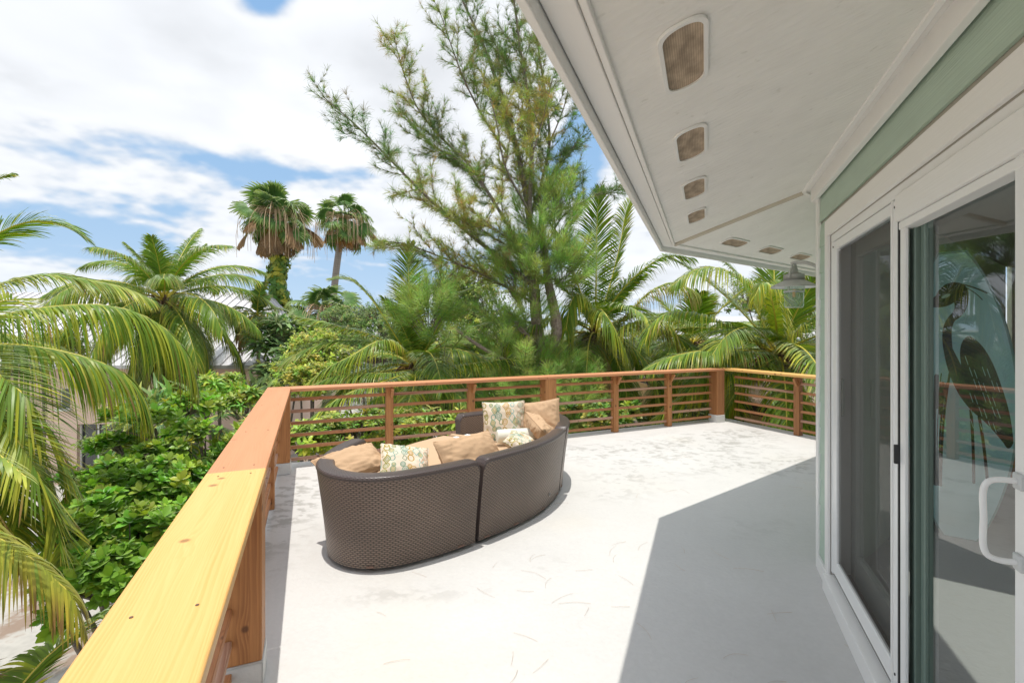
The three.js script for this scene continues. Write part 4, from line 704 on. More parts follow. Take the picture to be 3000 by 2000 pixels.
palm('coconut_palm', 'coconut palm behind the far corner post with sunlit fronds under the eaves', {
  base: [5.979, -4, -10.761], hub: [5.538, 1.055, -10], seed: 515, trad: .15, auto: 24, len: 3.0, az0: .6, elTop: 1.3, elLow: -.5, leaf: { ...coco, n: 120, len: .8, wid: .026, yellow: .3 }, blooms: 4,
  fronds: [
    { pts: [[5.538, 1.055, -10], [4.709, 1.441, -9.6], [3.972, 1.74, -9.3], [3.311, 1.918, -9.1], [2.811, 1.862, -8.9], [2.517, 1.62, -8.8], [2.409, 1.36, -8.7]], droop: .8, len: .78, yellow: .3, twist: 0, rad: .03 },
    { pts: [[5.538, 1.055, -10], [5.213, 1.771, -9.6], [4.595, 2.438, -9.3], [3.861, 2.737, -9], [3.297, 2.655, -8.8], [2.905, 2.383, -8.7]], droop: .9, len: .8, yellow: .45, rad: .03 },
    { pts: [[5.538, 1.055, -10], [4.662, 1.172, -9.2], [3.401, 1.206, -8.6], [2.621, 1.069, -8.3], [2.241, 0.89, -8.2]], droop: .8, len: .7, yellow: .2 },
    { pts: [[5.538, 1.055, -10], [5.704, 1.693, -10.4], [5.894, 2.528, -10.8], [6.047, 3.258, -11.1], [6.136, 3.799, -11.3]], droop: .25, len: .8, yellow: .15, side: [1, 0, 0] },
    { pts: [[5.538, 1.055, -10], [5.436, 1.384, -9.4], [5.551, 1.679, -9.1], [5.831, 1.918, -8.9], [6.323, 1.795, -8.8]], droop: 1.0, len: .75, yellow: .4 },
    { pts: [[5.538, 1.055, -10], [5.623, 1.908, -9.8], [5.978, 2.529, -9.8], [6.51, 2.884, -9.8], [7.13, 2.884, -9.8]], droop: .8, len: .8, yellow: .3 },
    { pts: [[5.538, 1.055, -10], [4.919, 1.881, -9], [4.637, 2.344, -8.7], [4.415, 2.403, -8.5], [4.249, 2.165, -8.4]], droop: 1.1, len: .6, yellow: .8 },
    { pts: [[5.538, 0.919, -10], [4.458, 0.789, -9.4], [3.896, 0.656, -9.2], [3.311, 0.361, -9.1], [2.802, 0.024, -9], [2.3, -0.307, -8.95]], droop: .9, len: .8, yellow: .7, twist: .1, rad: .03 },
    { pts: [[5.538, 1.01, -10], [4.696, 0.806, -9.2], [4.326, 0.376, -9.3], [4.117, -0.147, -9.4]], droop: .6, len: .6, yellow: .4 },
    { pts: [[5.538, 1.055, -10], [5.795, 1.21, -9.5], [6.093, 1.134, -9.3], [6.527, 0.806, -9.2]], droop: .8, len: .7, yellow: .3 },
    { pts: [[5.538, 1.055, -10], [5.206, 1.968, -10.2], [4.932, 2.681, -10.4], [4.595, 3.182, -10.6]], droop: .5, len: .8, yellow: .2 },
  ] });
palm('feather_palm', 'small dark feather palm on a thin trunk beside the metal roof', { base: [-8.8, GY, -17], hub: [-9.031, 2.088, -17], seed: 603, trad: .07, fibre: false, auto: 13, len: 1.45, elTop: 1.4, elLow: -.35, curl: 1.5, leaf: { n: 34, len: .5, wid: .06, droop: .5, yellow: .2, rad: .03, col: [0.096, 0.193, 0.035] } });
palm('feather_palm', 'low feather palm half hidden in the shrubs below the peach house', { base: [-12.628, -4, -19.089], hub: [-6.128, -0.318, -9.2], seed: 611, trad: .13, fibre: false, auto: 12, len: 1.5, elTop: 1.2, elLow: -.2, curl: 1.3, leaf: { n: 40, len: .42, wid: .04, droop: .5, yellow: .1, col: [0.088, 0.210, 0.044] } });

// ------------------------------------------------------------------ fan palms
function fanGeo(R, seed, open = 3.6, droopy = .5, col = [0.123, 0.263, 0.052], tip = [0.350, 0.385, 0.088]) {
  const r = rngOf(seed), n = 34, pos = [], cl = [], idx = [];
  for (let i = 0; i < n; i++) {
    const a = ((i + .5) / n - .5) * open, l = R * (.82 + .18 * Math.cos(a * .7)) * (.92 + r() * .12), w = R * open / n * .62, fold = (i % 2 ? 1 : -1) * .02 * R, dr = droopy * (.6 + r() * .9), v0 = pos.length / 3, tone = .75 + r() * .5;
    for (let k = 0; k <= 4; k++) { const q = k / 4, x = Math.sin(a) * l * q, z = Math.cos(a) * l * q, y = -dr * l * Math.max(0, q - .45) ** 1.6 * 1.6 + .08 * R * Math.cos(a) * q, ww = w * (q < .55 ? q / .55 : Math.max(.05, 1 - (q - .55) / .45)), nx = Math.cos(a), nz = -Math.sin(a);
      pos.push(x - nx * ww, y + fold * q, z - nz * ww, x + nx * ww, y - fold * q, z + nz * ww); const c = lerp3(col, tip, sstep(.5, 1, q) * (.4 + r() * .6)); for (let e = 0; e < 2; e++) cl.push(c[0] * tone, c[1] * tone, c[2] * tone); }
    for (let k = 0; k < 4; k++) { const b = v0 + k * 2; idx.push(b, b + 1, b + 2, b + 1, b + 3, b + 2); }
  }
  const g = new THREE.BufferGeometry(); g.setAttribute('position', new THREE.Float32BufferAttribute(pos, 3)); g.setAttribute('color', new THREE.Float32BufferAttribute(cl, 3)); g.setIndex(idx); g.computeVertexNormals(); return g;
}
const fans = [0, 1, 2, 3].map((i) => fanGeo(1, 30 + i, 3.7, .35 + i * .22)), deadFans = [0, 1, 2].map((i) => fanGeo(1, 50 + i, 1.2, .2, [.34, .21, .10], [.42, .28, .15])), paleFan = fanGeo(1, 61, 2.2, .2, [.5, .22, .04], [.5, .25, .06]);
function fanPalm(label, o) {
  const r = rngOf(o.seed), P = thing('fan_palm', label, 'palm tree', o.base), hub = vec(o.hub).sub(vec(o.base)), R = o.R;
  const lean = (t) => hub.clone().multiplyScalar(t).add(V3(Math.sin(t * 3) * (o.bend || 0), 0, 0));
  mesh('trunk', tube([0, .25, .5, .75, 1].map(lean), 0, 0, 9, 30, (t) => o.trad * (1.25 - .35 * t)), palmBark, P);
  const leaf = (az, el, dead, len, pale) => {
    const d = V3(Math.sin(az) * Math.cos(el), Math.sin(el), -Math.cos(az) * Math.cos(el)), tip = hub.clone().addScaledVector(d, len); tip.y -= dead ? .25 * len : .1 * len;
    const m = mesh(dead ? 'dead_frond' : 'frond', pale ? paleFan : dead ? deadFans[Math.floor(r() * 3)] : fans[Math.floor(r() * 4)], dead ? deadLeaf : palmLeaf, P, tip.toArray());
    const dn = dead ? Math.min(1.5, .75 - el + r() * .3) : -el * .9 + .35 + r() * .35; m.rotation.order = 'YXZ'; m.rotation.set(dn, Math.atan2(d.x, d.z), (r() - .5) * (dead ? .6 : 1.9)); const s = R * (dead ? .65 + r() * .4 : .5 + r() * .14); m.scale.set(s * (dead ? .7 : 1), s, s);
    const pt = tube([hub.clone(), hub.clone().lerp(tip, .5).add(V3(0, .08, 0)), tip], .03, .018, 4, 5), q = mesh('petiole', pt, dead ? rachisDry : stalkMat, P); return m;
  };
  for (let i = 0; i < o.green; i++) { const f = (i + .5) / o.green; leaf(i * 2.4 + r() * .3, mixn(1.45, -.75, f) + (r() - .5) * .6, false, R * (.4 + r() * .55)); }
  for (let i = 0; i < o.dead; i++) leaf(i * 2.4 + .8 + r() * .5, mixn(.15, -1.0, (i + .5) / o.dead), true, R * (.75 - .55 * (i + .5) / o.dead + r() * .1));
  leaf(2.75, -.5, true, R * .3, true);
  // flower sprays gone dry
  const gs = []; for (let i = 0; i < 110; i++) { const a = r() * 6.28, e = .05 + r() * .6, l = R * (.55 + r() * .75), s = hub.clone().add(V3(0, .15, 0)), m1 = s.clone().add(V3(Math.sin(a) * l * .6, e * l * .35, -Math.cos(a) * l * .6)), m2 = m1.clone().add(V3(Math.sin(a) * l * .3, -l * (.3 + r() * .3), -Math.cos(a) * l * .3)); gs.push(tube([s, m1, m2, m2.clone().add(V3((r() - .5) * .1, -l * (.25 + r() * .7), 0))], .013, .009, 4, 7)); }
  const f = mesh('dry_flower_sprays', mergeGeometries(gs), std([.62, .44, .28], .9), P); f.userData.kind = 'stuff';
  return [P, hub, lean];
}
// ------------------------------------------------------------------ leaves on shrubs and vines
function leafGeo(L, W, shape = .6, fold = .25, curl = .25) {
  const K = 4, pos = [], idx = [], nrm = [];
  for (let k = 0; k <= K; k++) { const q = k / K, w = W / 2 * Math.pow(Math.sin(Math.PI * Math.pow(q * .97 + .015, shape > .5 ? 1 + (shape - .5) * 1.6 : 1)), .75), y = -curl * L * q * q + .0; pos.push(-w, y + fold * w, q * L, 0, y, q * L, w, y + fold * w, q * L); }
  for (let k = 0; k < K; k++) for (let j = 0; j < 2; j++) { const a = k * 3 + j; idx.push(a, a + 3, a + 1, a + 1, a + 3, a + 4); }
  const g = new THREE.BufferGeometry(); g.setAttribute('position', new THREE.Float32BufferAttribute(pos, 3)); g.setAttribute('color', new THREE.Float32BufferAttribute(pos.map(() => 1), 3)); g.setIndex(idx); g.computeVertexNormals(); return g;
}
function rosette(leaf, n, el0, el1, seed, stem = 0) {                   // n leaves round a twig end
  const r = rngOf(seed), gs = [];
  for (let i = 0; i < n; i++) { const g = leaf.clone(), f = i / n; g.rotateX(-mixn(el0, el1, f) + (r() - .5) * .3); g.rotateY(i * 2.4 + r() * .5); g.translate(0, stem * f, 0); const s = .75 + r() * .4; g.scale(s, s, s); const c = g.attributes.color, t = .8 + r() * .4; for (let k = 0; k < c.count; k++) c.setXYZ(k, t, t, t); gs.push(g); }
  return mergeGeometries(gs);
}
const M4 = new THREE.Matrix4(), Q4 = new THREE.Quaternion();
function instanced(name, geo, mat, list, parent) {
  const m = new THREE.InstancedMesh(geo, mat, list.length); m.name = name; m.castShadow = m.receiveShadow = true;
  list.forEach((a, i) => { M4.compose(a.p, a.q, V3(a.s, a.s, a.s)); m.setMatrixAt(i, M4); m.setColorAt(i, a.c); }); m.userData.kind = 'stuff'; parent.add(m); return m;
}
const col3 = (a) => { const c = new THREE.Color(); c.setRGB(a[0], a[1], a[2]); return c; };
function turned(dir, spin) { return Q4.clone().setFromUnitVectors(UP, dir).multiply(new THREE.Quaternion().setFromAxisAngle(UP, spin)); }
// a bush of leaf rosettes on twigs: blobs [[x, y, z, rx, ry, rz] ...] relative to its foot
function bush(name, label, category, base, blobs, o) {
  const r = rngOf(o.seed), P = thing(name, label, category, base, 0, o.group), list = [], twigs = [];
  for (const [bx, by, bz, rx, ry, rz] of blobs) {
    const n = Math.round((o.density || 60) * (rx * ry + ry * rz + rx * rz) / (o.size ** 2 * 12));
    const stems = Math.max(3, Math.round(n / 26)), cl = [];
    for (let i = 0; i < stems; i++) { const a = r() * 6.28, e = Math.asin(r() * 1.5 - .5), k = .55 + r() * .45; cl.push([Math.sin(a) * Math.cos(e) * k, Math.sin(e) * k, Math.cos(a) * Math.cos(e) * k]); }
    for (let i = 0; i < n; i++) {
      const c = cl[i % stems], sp = o.clump ?? .45; let d = V3(c[0] + (r() + r() - 1) * sp, c[1] + (r() + r() - 1) * sp, c[2] + (r() + r() - 1) * sp); if (d.length() > 1.15) d.setLength(1 + r() * .15);
      const p = V3(bx + d.x * rx, by + d.y * ry, bz + d.z * rz), out = V3(d.x / rx, d.y / ry + .25 / ry, d.z / rz).normalize(); out.add(V3((r() - .5) * .9, .35 + r() * .5, (r() - .5) * .9)).normalize();
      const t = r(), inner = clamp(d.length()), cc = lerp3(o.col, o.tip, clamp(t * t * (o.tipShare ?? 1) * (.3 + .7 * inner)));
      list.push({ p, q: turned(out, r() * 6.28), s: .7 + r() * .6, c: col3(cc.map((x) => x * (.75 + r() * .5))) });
      if (i % 9 === 0) twigs.push(tube([V3(bx + (p.x - bx) * .1, by - ry * .6, bz + (p.z - bz) * .1), V3(mixn(bx, p.x, .6), mixn(by - ry * .5, p.y, .6), mixn(bz, p.z, .6)), p], .018, .005, 4, 4));
    }
    if (o.trunk !== false) mesh('stem', tube([V3((r() - .5) * .3, 0, (r() - .5) * .3), V3(bx * .5 + (r() - .5) * .2, by * .5, bz * .5), V3(bx, by - ry * .4, bz)], o.trad || .05, .025, 6, 8), barkMat, P);
  }
  if (o.own) { // the leaves one can tell apart, nearest the camera, each a leaf of its own
    const lg = o.leaf, off = vec(base), eye = V3(0, 1.58, 0); list.sort((a, b) => a.p.clone().add(off).distanceTo(eye) - b.p.clone().add(off).distanceTo(eye));
    const near = list.splice(0, o.own), mats = [0, 1, 2, 3].map((k) => { const m = bushLeaf.clone(); m.vertexColors = false; m.color.setRGB(...lerp3(o.col, o.tip, k / 3.4)); return m; });
    for (const a of near) for (let i = 0; i < 6; i++) { const m = mesh('leaf', lg, mats[Math.floor(r() * r() * 4)], P); m.position.copy(a.p); m.quaternion.copy(a.q).multiply(new THREE.Quaternion().setFromAxisAngle(UP, i * 2.4 + r())).multiply(new THREE.Quaternion().setFromAxisAngle(V3(1, 0, 0), -mixn(.35, 1.3, i / 6) + (r() - .5) * .3)); m.scale.setScalar(.75 + r() * .45); }
  }
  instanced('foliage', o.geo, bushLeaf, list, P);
  if (twigs.length) { const m = mesh('twigs', mergeGeometries(twigs), barkMat, P); m.userData.kind = 'stuff'; }
  return P;
}
const obovate = leafGeo(.118, .066, .8, .2, .18), lance = leafGeo(.16, .042, .5, .3, .3), small = leafGeo(.085, .042, .5, .25, .2), strap = leafGeo(.75, .07, .5, .35, .55), bigLance = leafGeo(.42, .1, .45, .35, .45), heart = leafGeo(.26, .17, .4, .2, .35);
const ros = { obovate: rosette(obovate, 8, .3, 1.25, 1), lance: rosette(lance, 9, -.2, .9, 2, .03), small: rosette(small, 9, -.1, 1.0, 3, .09), strap: rosette(strap, 9, .1, 1.3, 4), bigLance: rosette(bigLance, 6, .0, 1.1, 5), heart: rosette(heart, 3, -.6, .4, 6) };

{
  const [P, hub, lean] = fanPalm('tall fan palm with brown skirt and leafy vine climbing its trunk', { base: [-11.6, GY, -24], hub: [-11.569, 7.046, -23.5], R: 1.5, trad: .28, green: 30, dead: 14, seed: 701, bend: .1 });
  const r = rngOf(702), list = [];
  for (let i = 0; i < 620; i++) { const t = mixn(.42, .83, r()), c = lean(t), a = r() * 6.28, k = .3 + r() * .32 * (.6 + .6 * Math.sin(t * 30 + a)), p = V3(c.x + Math.sin(a) * k, c.y, c.z + Math.cos(a) * k), yl = r(); list.push({ p, q: turned(V3(Math.sin(a), -.2 + r() * .7, Math.cos(a)).normalize(), r() * 6.28), s: .75 + r() * .7, c: col3(lerp3([.11, .26, .03], [.6, .56, .05], yl * yl)) }); }
  instanced('climbing_vine', ros.heart, bushLeaf, list, P);
}
{
  const [P, hub, lean] = fanPalm('tall thin fan palm with leaning bare trunk, right of the vine clad one', { base: [-10.6, GY, -29], hub: [-9.756, 7.89, -28], R: 1.42, trad: .2, green: 24, dead: 10, seed: 717, bend: -.5 });
  const r = rngOf(718), list = []; for (let i = 0; i < 46; i++) { const c = lean(.56 + r() * .07), a = r() * 6.28, p = V3(c.x - .35 + Math.sin(a) * .3, c.y + (r() - .6) * .8, c.z + Math.cos(a) * .3); list.push({ p, q: turned(V3(Math.sin(a), .2, Math.cos(a)).normalize(), r() * 6.28), s: .9, c: col3([.4, .36, .03]) }); }
  instanced('climbing_vine', ros.heart, bushLeaf, list, P);
}
fanPalm('low green fan palm in front of the leaning palm trunk', { base: [-8.6, GY, -22.5], hub: [-8.481, 2.277, -22], R: 1.35, trad: .16, green: 20, dead: 5, seed: 733 });

// ------------------------------------------------------------------ the feathery pine
{
  const B = ground([0.637, 0.221, -10.5]), P = thing('feathery_pine', 'tall feathery pine with drooping needles, pale forked trunk and long bare limbs', 'tree', B), rel = (L) => L.map((p) => vec(p).sub(vec(B))), r = rngOf(811);
  const barkPale = new THREE.MeshStandardMaterial({ map: scaled(barkTex, .8, 2), roughness: .95, bumpMap: scaled(barkBump, 1, 3), bumpScale: .03 }); barkPale.color.setRGB(1.5, 1.4, 1.35);
  const limbs = [
    [[[0.637, -3.865, -10.5], [0.608, -0.729, -10.5], [0.637, 0.411, -10.5], [0.608, 1.076, -10.5], [0.551, 1.694, -10.5], [0.494, 2.312, -10.5], [0.466, 2.882, -10.5]], .17, .12, 0],
    [[[0.608, 1.029, -10.5], [0.809, 1.194, -10.4], [0.946, 1.44, -10.35], [0.946, 1.786, -10.35], [0.866, 2.211, -10.4], [0.779, 2.692, -10.5], [0.71, 3.47, -10.6]], .14, .07, 0],
    [[[0.466, 2.882, -10.5], [0.418, 3.642, -10.5], [0.297, 4.621, -10.6], [0.108, 5.656, -10.8], [-0.209, 6.826, -11], [-0.639, 8.138, -11.2], [-1.176, 9.39, -11.4], [-1.533, 10.367, -11.6]], .115, .02, 1],
    [[[0.466, 3.072, -10.5], [0.382, 4.162, -10.3], [0.425, 5.245, -10.2], [0.366, 6.306, -10.1], [0.172, 7.435, -10], [0.018, 8.541, -9.9], [-0.099, 9.258, -9.9]], .085, .018, 1],
    [[[0.71, 3.47, -10.6], [0.631, 4.608, -10.9], [0.864, 5.869, -11.1], [0.757, 7.276, -11.3], [0.583, 8.626, -11.5], [0.483, 9.947, -11.6]], .07, .016, 1],
    [[[0.371, 3.452, -10.5], [0.557, 4.636, -11], [1.166, 5.486, -11.3], [1.743, 6.377, -11.6]], .04, .012, 1],
    [[[0.494, 2.502, -10.5], [-0.102, 2.983, -10.2], [-0.681, 3.39, -9.9], [-1.225, 3.813, -9.6], [-1.837, 4.345, -9.4], [-2.381, 4.885, -9.2], [-2.9, 5.384, -9], [-3.496, 5.889, -8.9]], .075, .012, 1],
    [[[0.437, 2.977, -10.5], [-0.077, 3.875, -10.7], [-0.552, 4.707, -10.9], [-1.005, 5.383, -11], [-1.683, 6.09, -11.2], [-2.209, 6.765, -11.3], [-2.559, 7.636, -11.4], [-2.841, 8.626, -11.5]], .065, .012, 1],
    [[[-0.552, 4.707, -10.9], [-1.205, 5.413, -11], [-1.852, 5.831, -11], [-2.521, 6.593, -11.1]], .03, .008, 1],
    [[[-0.109, 5.595, -10.9], [-0.633, 6.252, -10.6], [-1.045, 7.011, -10.4], [-1.302, 7.645, -10.2], [-1.536, 8.316, -10.1]], .04, .01, 1],
    [[[0.345, 4.162, -10.3], [-0.142, 4.924, -9.8], [-0.313, 5.724, -9.6], [-0.481, 6.369, -9.5]], .035, .01, 1],
    [[[0.532, 2.122, -10.5], [-0.102, 2.475, -10.2], [-0.824, 2.82, -10], [-1.561, 3.105, -9.8], [-2.159, 3.309, -9.7], [-2.676, 3.361, -9.6]], .05, .01, 1],
    [[[-0.824, 2.82, -10], [-1.454, 3.043, -10.3], [-2.072, 3.086, -10.6]], .02, .008, 1],
    [[[0.656, 3.167, -10.5], [1.114, 4.092, -10.8], [1.682, 4.537, -11], [2.27, 4.813, -11.2], [2.775, 4.933, -11.4]], .035, .008, 1],
    [[[0.864, 5.869, -11.1], [1.279, 7.017, -11.4], [1.407, 8.057, -11.6]], .03, .008, 1],
    [[[0.425, 5.245, -10.2], [0.663, 6.033, -9.9], [0.834, 6.697, -9.8]], .03, .008, 1],
    [[[0.681, 4.312, -10.9], [1.104, 4.843, -10.7], [1.477, 5.196, -10.6]], .025, .008, 1],
    [[[0.366, 6.306, -10.1], [-0.148, 7.183, -10.2], [-0.522, 8.077, -10.3]], .025, .008, 1],
    [[[0.437, 3.452, -10.5], [-0.143, 3.345, -9.9], [-0.739, 3.618, -9.5], [-1.313, 3.743, -9.3]], .03, .008, 1],
    [[[0.513, 2.692, -10.5], [0.035, 3.309, -9.7], [-0.391, 3.596, -9.4], [-0.883, 3.97, -9.2]], .03, .008, 1],
    [[[0.608, 0.696, -10.5], [0.036, 0.874, -10], [-0.579, 1.203, -9.7], [-1.169, 1.623, -9.5]], .055, .03, 0],
    [[[0.589, 1.171, -10.5], [0.36, 1.414, -10.2], [0.154, 1.625, -10], [0.09, 1.751, -9.95]], .06, .045, 0],
  ];
  const tufts = [], twigs = [], green = (t) => lerp3([.17, .26, .07], [.50, .49, .11], t);
  const tuft = (p, dir, s, t) => tufts.push({ p: p.clone(), q: turned(dir.clone().normalize(), r() * 6.28), s, c: col3(green(t).map((x) => x * (.7 + r() * .6))) });
  limbs.forEach(([L, r0, r1, leafy], li) => {
    const pts = rel(L), m = mesh(li === 0 ? 'trunk' : 'limb', tube(pts, leafy ? r0 * .68 : r0, leafy ? r1 * .7 : r1, 9, pts.length * 4), li < 2 || li > 19 ? barkPale : barkMat, P);
    if (li === 21) mesh('cut_end', new THREE.CylinderGeometry(.047, .047, .012, 14), std([.62, .58, .52], .9), m, pts[pts.length - 1].toArray());
    if (!leafy) return;
    const cv = new THREE.CatmullRomCurve3(pts, false, 'centripetal'), len = cv.getLength(), n = Math.round(len / .135);
    for (let i = 0; i < n; i++) {
      const t = .1 + .9 * (i + r()) / n; if (t > .998 || (t < .25 && r() < .6)) continue; const p0 = cv.getPointAt(t), T = cv.getTangentAt(t), bl = (.35 + .95 * (1 - t)) * (.5 + r() * .8) * Math.min(1, .35 + len / 6);
      let d = T.clone().multiplyScalar(.85).add(V3((r() - .5) * 2, (r() - .5) * 1.3, (r() - .5) * 2)).normalize();
      const pts2 = [p0]; let p = p0.clone(); const st = Math.max(3, Math.round(bl / .12));
      for (let k = 1; k <= st; k++) {
        d.add(V3((r() - .5) * .25, .06 + (r() - .5) * .2, (r() - .5) * .25)).normalize(); p = p.clone().addScaledVector(d, bl / st); pts2.push(p);
        const hue = clamp(.2 + fbm(p.x * .5 + 3, p.y * .5, p.z * .5, 2) * 1.6 + (r() - .5) * .4 + (li % 4 === 3 ? .15 : 0));
        for (let e = 0; e < 2; e++) tuft(p.clone().addScaledVector(d, -r() * bl / st), d.clone().add(V3((r() - .5) * 1.5, (r() - .5) * .9, (r() - .5) * 1.5)), .65 + r() * .6, hue);
        if (k > 1 && r() < .55) { const d2 = d.clone().add(V3((r() - .5) * 1.8, (r() - .4) * 1, (r() - .5) * 1.8)).normalize(), l2 = .12 + r() * .22; const q = p.clone().addScaledVector(d2, l2); twigs.push(tube([p, q], .004, .002, 3, 1)); for (let e = 0; e < 3; e++) tuft(p.clone().lerp(q, .3 + e * .35), d2.clone().add(V3((r() - .5), (r() - .5), (r() - .5))), .6 + r() * .5, hue); }
      }
      twigs.push(tube(pts2, .008, .003, 4, st));
    }
  });
  // bushy regrowth low on the trunk: upright brush shoots
  const brush = [], puffs = [[[0.545, 3.122, -10.2], .74, .6, 72], [[0.127, 2.892, -10], .45, .4, 24], [[1.098, 3.029, -10.2], .52, .42, 30], [[-1.625, 2.15, -9.4], .38, .38, 44], [[-1.529, 2.51, -9.6], .3, .3, 10], [[0.26, 0.926, -9.9], .5, .6, 36], [[0.887, 0.657, -9.9], .45, .5, 30], [[-0.054, 0.299, -9.9], .45, .5, 34], [[1.021, 0.03, -9.9], .6, .6, 40], [[0.573, -0.239, -9.9], .7, .6, 40], [[0.358, 2.195, -10.15], .3, .45, 22], [[0.457, 3.976, -10.3], .5, .7, 18], [[0.895, 4.162, -10.3], .4, .85, 30], [[-0.233, 1.419, -9.9], .3, .35, 8], [[-1.341, 1.683, -9.5], .25, .3, 7], [[1.303, 0.467, -10], .35, .55, 14], [[-0.145, 2.096, -10], .3, .35, 8]];
  for (const [c, rx, ry, n] of puffs) for (let i = 0; i < n; i++) {
    const a = r() * 6.28, e = Math.asin(r() * 1.7 - .7), k = .35 + .65 * Math.cbrt(r()), o = V3(Math.sin(a) * Math.cos(e), Math.sin(e), Math.cos(a) * Math.cos(e)), d = o.clone().add(V3((r() - .5) * .5, 1.0, (r() - .5) * .5)).normalize(), L = .35 + r() * .4;
    const p0 = vec(c).sub(vec(B)).add(V3(o.x * rx * k, o.y * ry * k - L * .5, o.z * rx * k)), p1 = p0.clone().addScaledVector(d, L); twigs.push(tube([p0.clone().add(V3(-o.x * .15, -.2, -o.z * .15)), p0, p1], .007, .003, 3, 3)); const hue = r();
    const m = Math.round(L / .045); for (let q = 0; q < m; q++) { const p = p0.clone().lerp(p1, (q + r()) / m); brush.push({ p, q: turned(d.clone().add(V3((r() - .5) * .3, 0, (r() - .5) * .3)).normalize(), r() * 6.28), s: (1.25 - .5 * q / m) * (.8 + r() * .4), c: col3(lerp3([.20, .38, .07], [.5, .62, .13], hue * .6 + r() * .4).map((x) => x * (.75 + r() * .5))) }); }
  }
  // one tuft: thin hanging needles
  const gs = []; for (let i = 0; i < 16; i++) { const a = i * 2.4, s = .3 + r() * .6, l = .12 + r() * .14, w = .0026, pos = [], x = Math.sin(a), z = Math.cos(a); for (let k = 0; k <= 3; k++) { const q = k / 3, h = s * q * l, y = l * q * (1 - .75 * q * s), ww = w * (k === 3 ? .2 : 1); pos.push(x * h - z * ww, y, z * h + x * ww, x * h + z * ww, y, z * h - x * ww); }
    const g = new THREE.BufferGeometry(); g.setAttribute('position', new THREE.Float32BufferAttribute(pos, 3)); g.setAttribute('color', new THREE.Float32BufferAttribute(pos.map(() => 1), 3)); g.setIndex([0, 1, 2, 1, 3, 2, 2, 3, 4, 3, 5, 4, 4, 5, 6, 5, 7, 6]); g.computeVertexNormals(); gs.push(g); }
  instanced('needle_foliage', mergeGeometries(gs), needleLeaf, tufts, P);
  const bs = []; for (let i = 0; i < 10; i++) { const a = i * 2.4, l = .15 + r() * .08, w = .0028, pos = [], x = Math.sin(a), z = Math.cos(a), s = .45 + r() * .35; for (let k = 0; k <= 3; k++) { const q = k / 3, h = s * q * l * (1 + .3 * q), y = l * q * (1.0 - .25 * q), ww = w * (k === 3 ? .2 : 1); pos.push(x * h - z * ww, y, z * h + x * ww, x * h + z * ww, y, z * h - x * ww); }
    const g = new THREE.BufferGeometry(); g.setAttribute('position', new THREE.Float32BufferAttribute(pos, 3)); g.setAttribute('color', new THREE.Float32BufferAttribute(pos.map(() => 1), 3)); g.setIndex([0, 1, 2, 1, 3, 2, 2, 3, 4, 3, 5, 4, 4, 5, 6, 5, 7, 6]); g.computeVertexNormals(); bs.push(g); }
  instanced('needle_regrowth', mergeGeometries(bs), needleLeaf, brush, P);
  const tw = mesh('twigs', mergeGeometries(twigs), barkMat, P); tw.userData.kind = 'stuff';
  console.log('tufts', tufts.length, 'twigs', twigs.length);
}

// ------------------------------------------------------------------ shrubs and low trees
const blobAt = (base, list) => list.map(([p, rx, ry, rz]) => [p[0] - base[0], p[1] - base[1], p[2] - base[2], rx, ry, rz ?? rx]);
{
  const b = ground([-4.009, -1.172, -5.6]);
  const P = bush('sea_grape_shrub', 'big glossy round leaved shrub beside the yellow handrail', 'shrub', b, blobAt(b, [[[-5.114, 0.3, -6.8], .7, .16, .55], [[-4.726, 0.452, -7], .4, .18, .5], [[-5.161, -0.001, -6.4], .4, .15, .4], [[-4.364, -0.37, -5.7], .75, .4, .6], [[-4.417, -0.497, -5.3], .5, .4, .5], [[-4.41, -0.26, -6.2], .5, .35, .5], [[-3.964, -0.696, -5], .55, .4, .5], [[-4.045, -0.857, -4.7], .35, .3, .35], [[-4.217, -0.08, -6.6], .45, .4, .5], [[-3.988, -0.585, -5.4], .5, .4, .5], [[-4.219, -1.079, -4.5], .14, .1, .14], [[-4.992, -0.22, -5.8], .4, .25, .4], [[-4.348, -0.741, -5], .42, .4, .4], [[-3.83, -0.862, -4.75], .35, .3, .35], [[-4.392, -0.866, -4.8], .25, .3, .25]]),
    { seed: 901, geo: ros.obovate, leaf: obovate, own: 48, size: .15, density: 84, clump: .5, col: [.20, .41, .02], tip: [.46, .62, .05], tipShare: .9, trad: .035 });
  mesh('trunk', tube([[-4.003, -0.963, -5.7], [-4.152, -0.535, -5.8], [-4.322, -0.174, -6], [-4.607, 0.024, -6.3], [-4.904, 0.218, -6.6]].map((p) => vec(p).sub(vec(b))), .03, .02, 7, 16), barkMat, P);
  mesh('branch', tube([[-4.607, 0.024, -6.3], [-4.958, 0.173, -6.4], [-5.329, 0.209, -6.5], [-5.653, 0.239, -6.5]].map((p) => vec(p).sub(vec(b))), .018, .008, 6, 12), barkMat, P);
}
let b = ground([-5.046, 0.095, -8.5]);
bush('lime_shrub', 'bright lime green shrub with layered pointed leaves left of the corner post', 'shrub', b, blobAt(b, [[[-5.506, 0.537, -9], .45, .25], [[-5.456, 0.117, -8.6], .5, .22], [[-4.571, 0.148, -8.2], .5, .3], [[-4.374, -0.16, -7.6], .5, .3], [[-4.157, -0.528, -6.6], .35, .35], [[-4.063, -0.7, -6.1], .3, .3], [[-4.716, 0.35, -8.6], .35, .2]]), { seed: 911, geo: ros.lance, size: .16, density: 60, clump: .4, col: [0.245, 0.472, 0.034], tip: [0.660, 0.660, 0.068] });
b = ground([-7.023, 0.014, -10]);
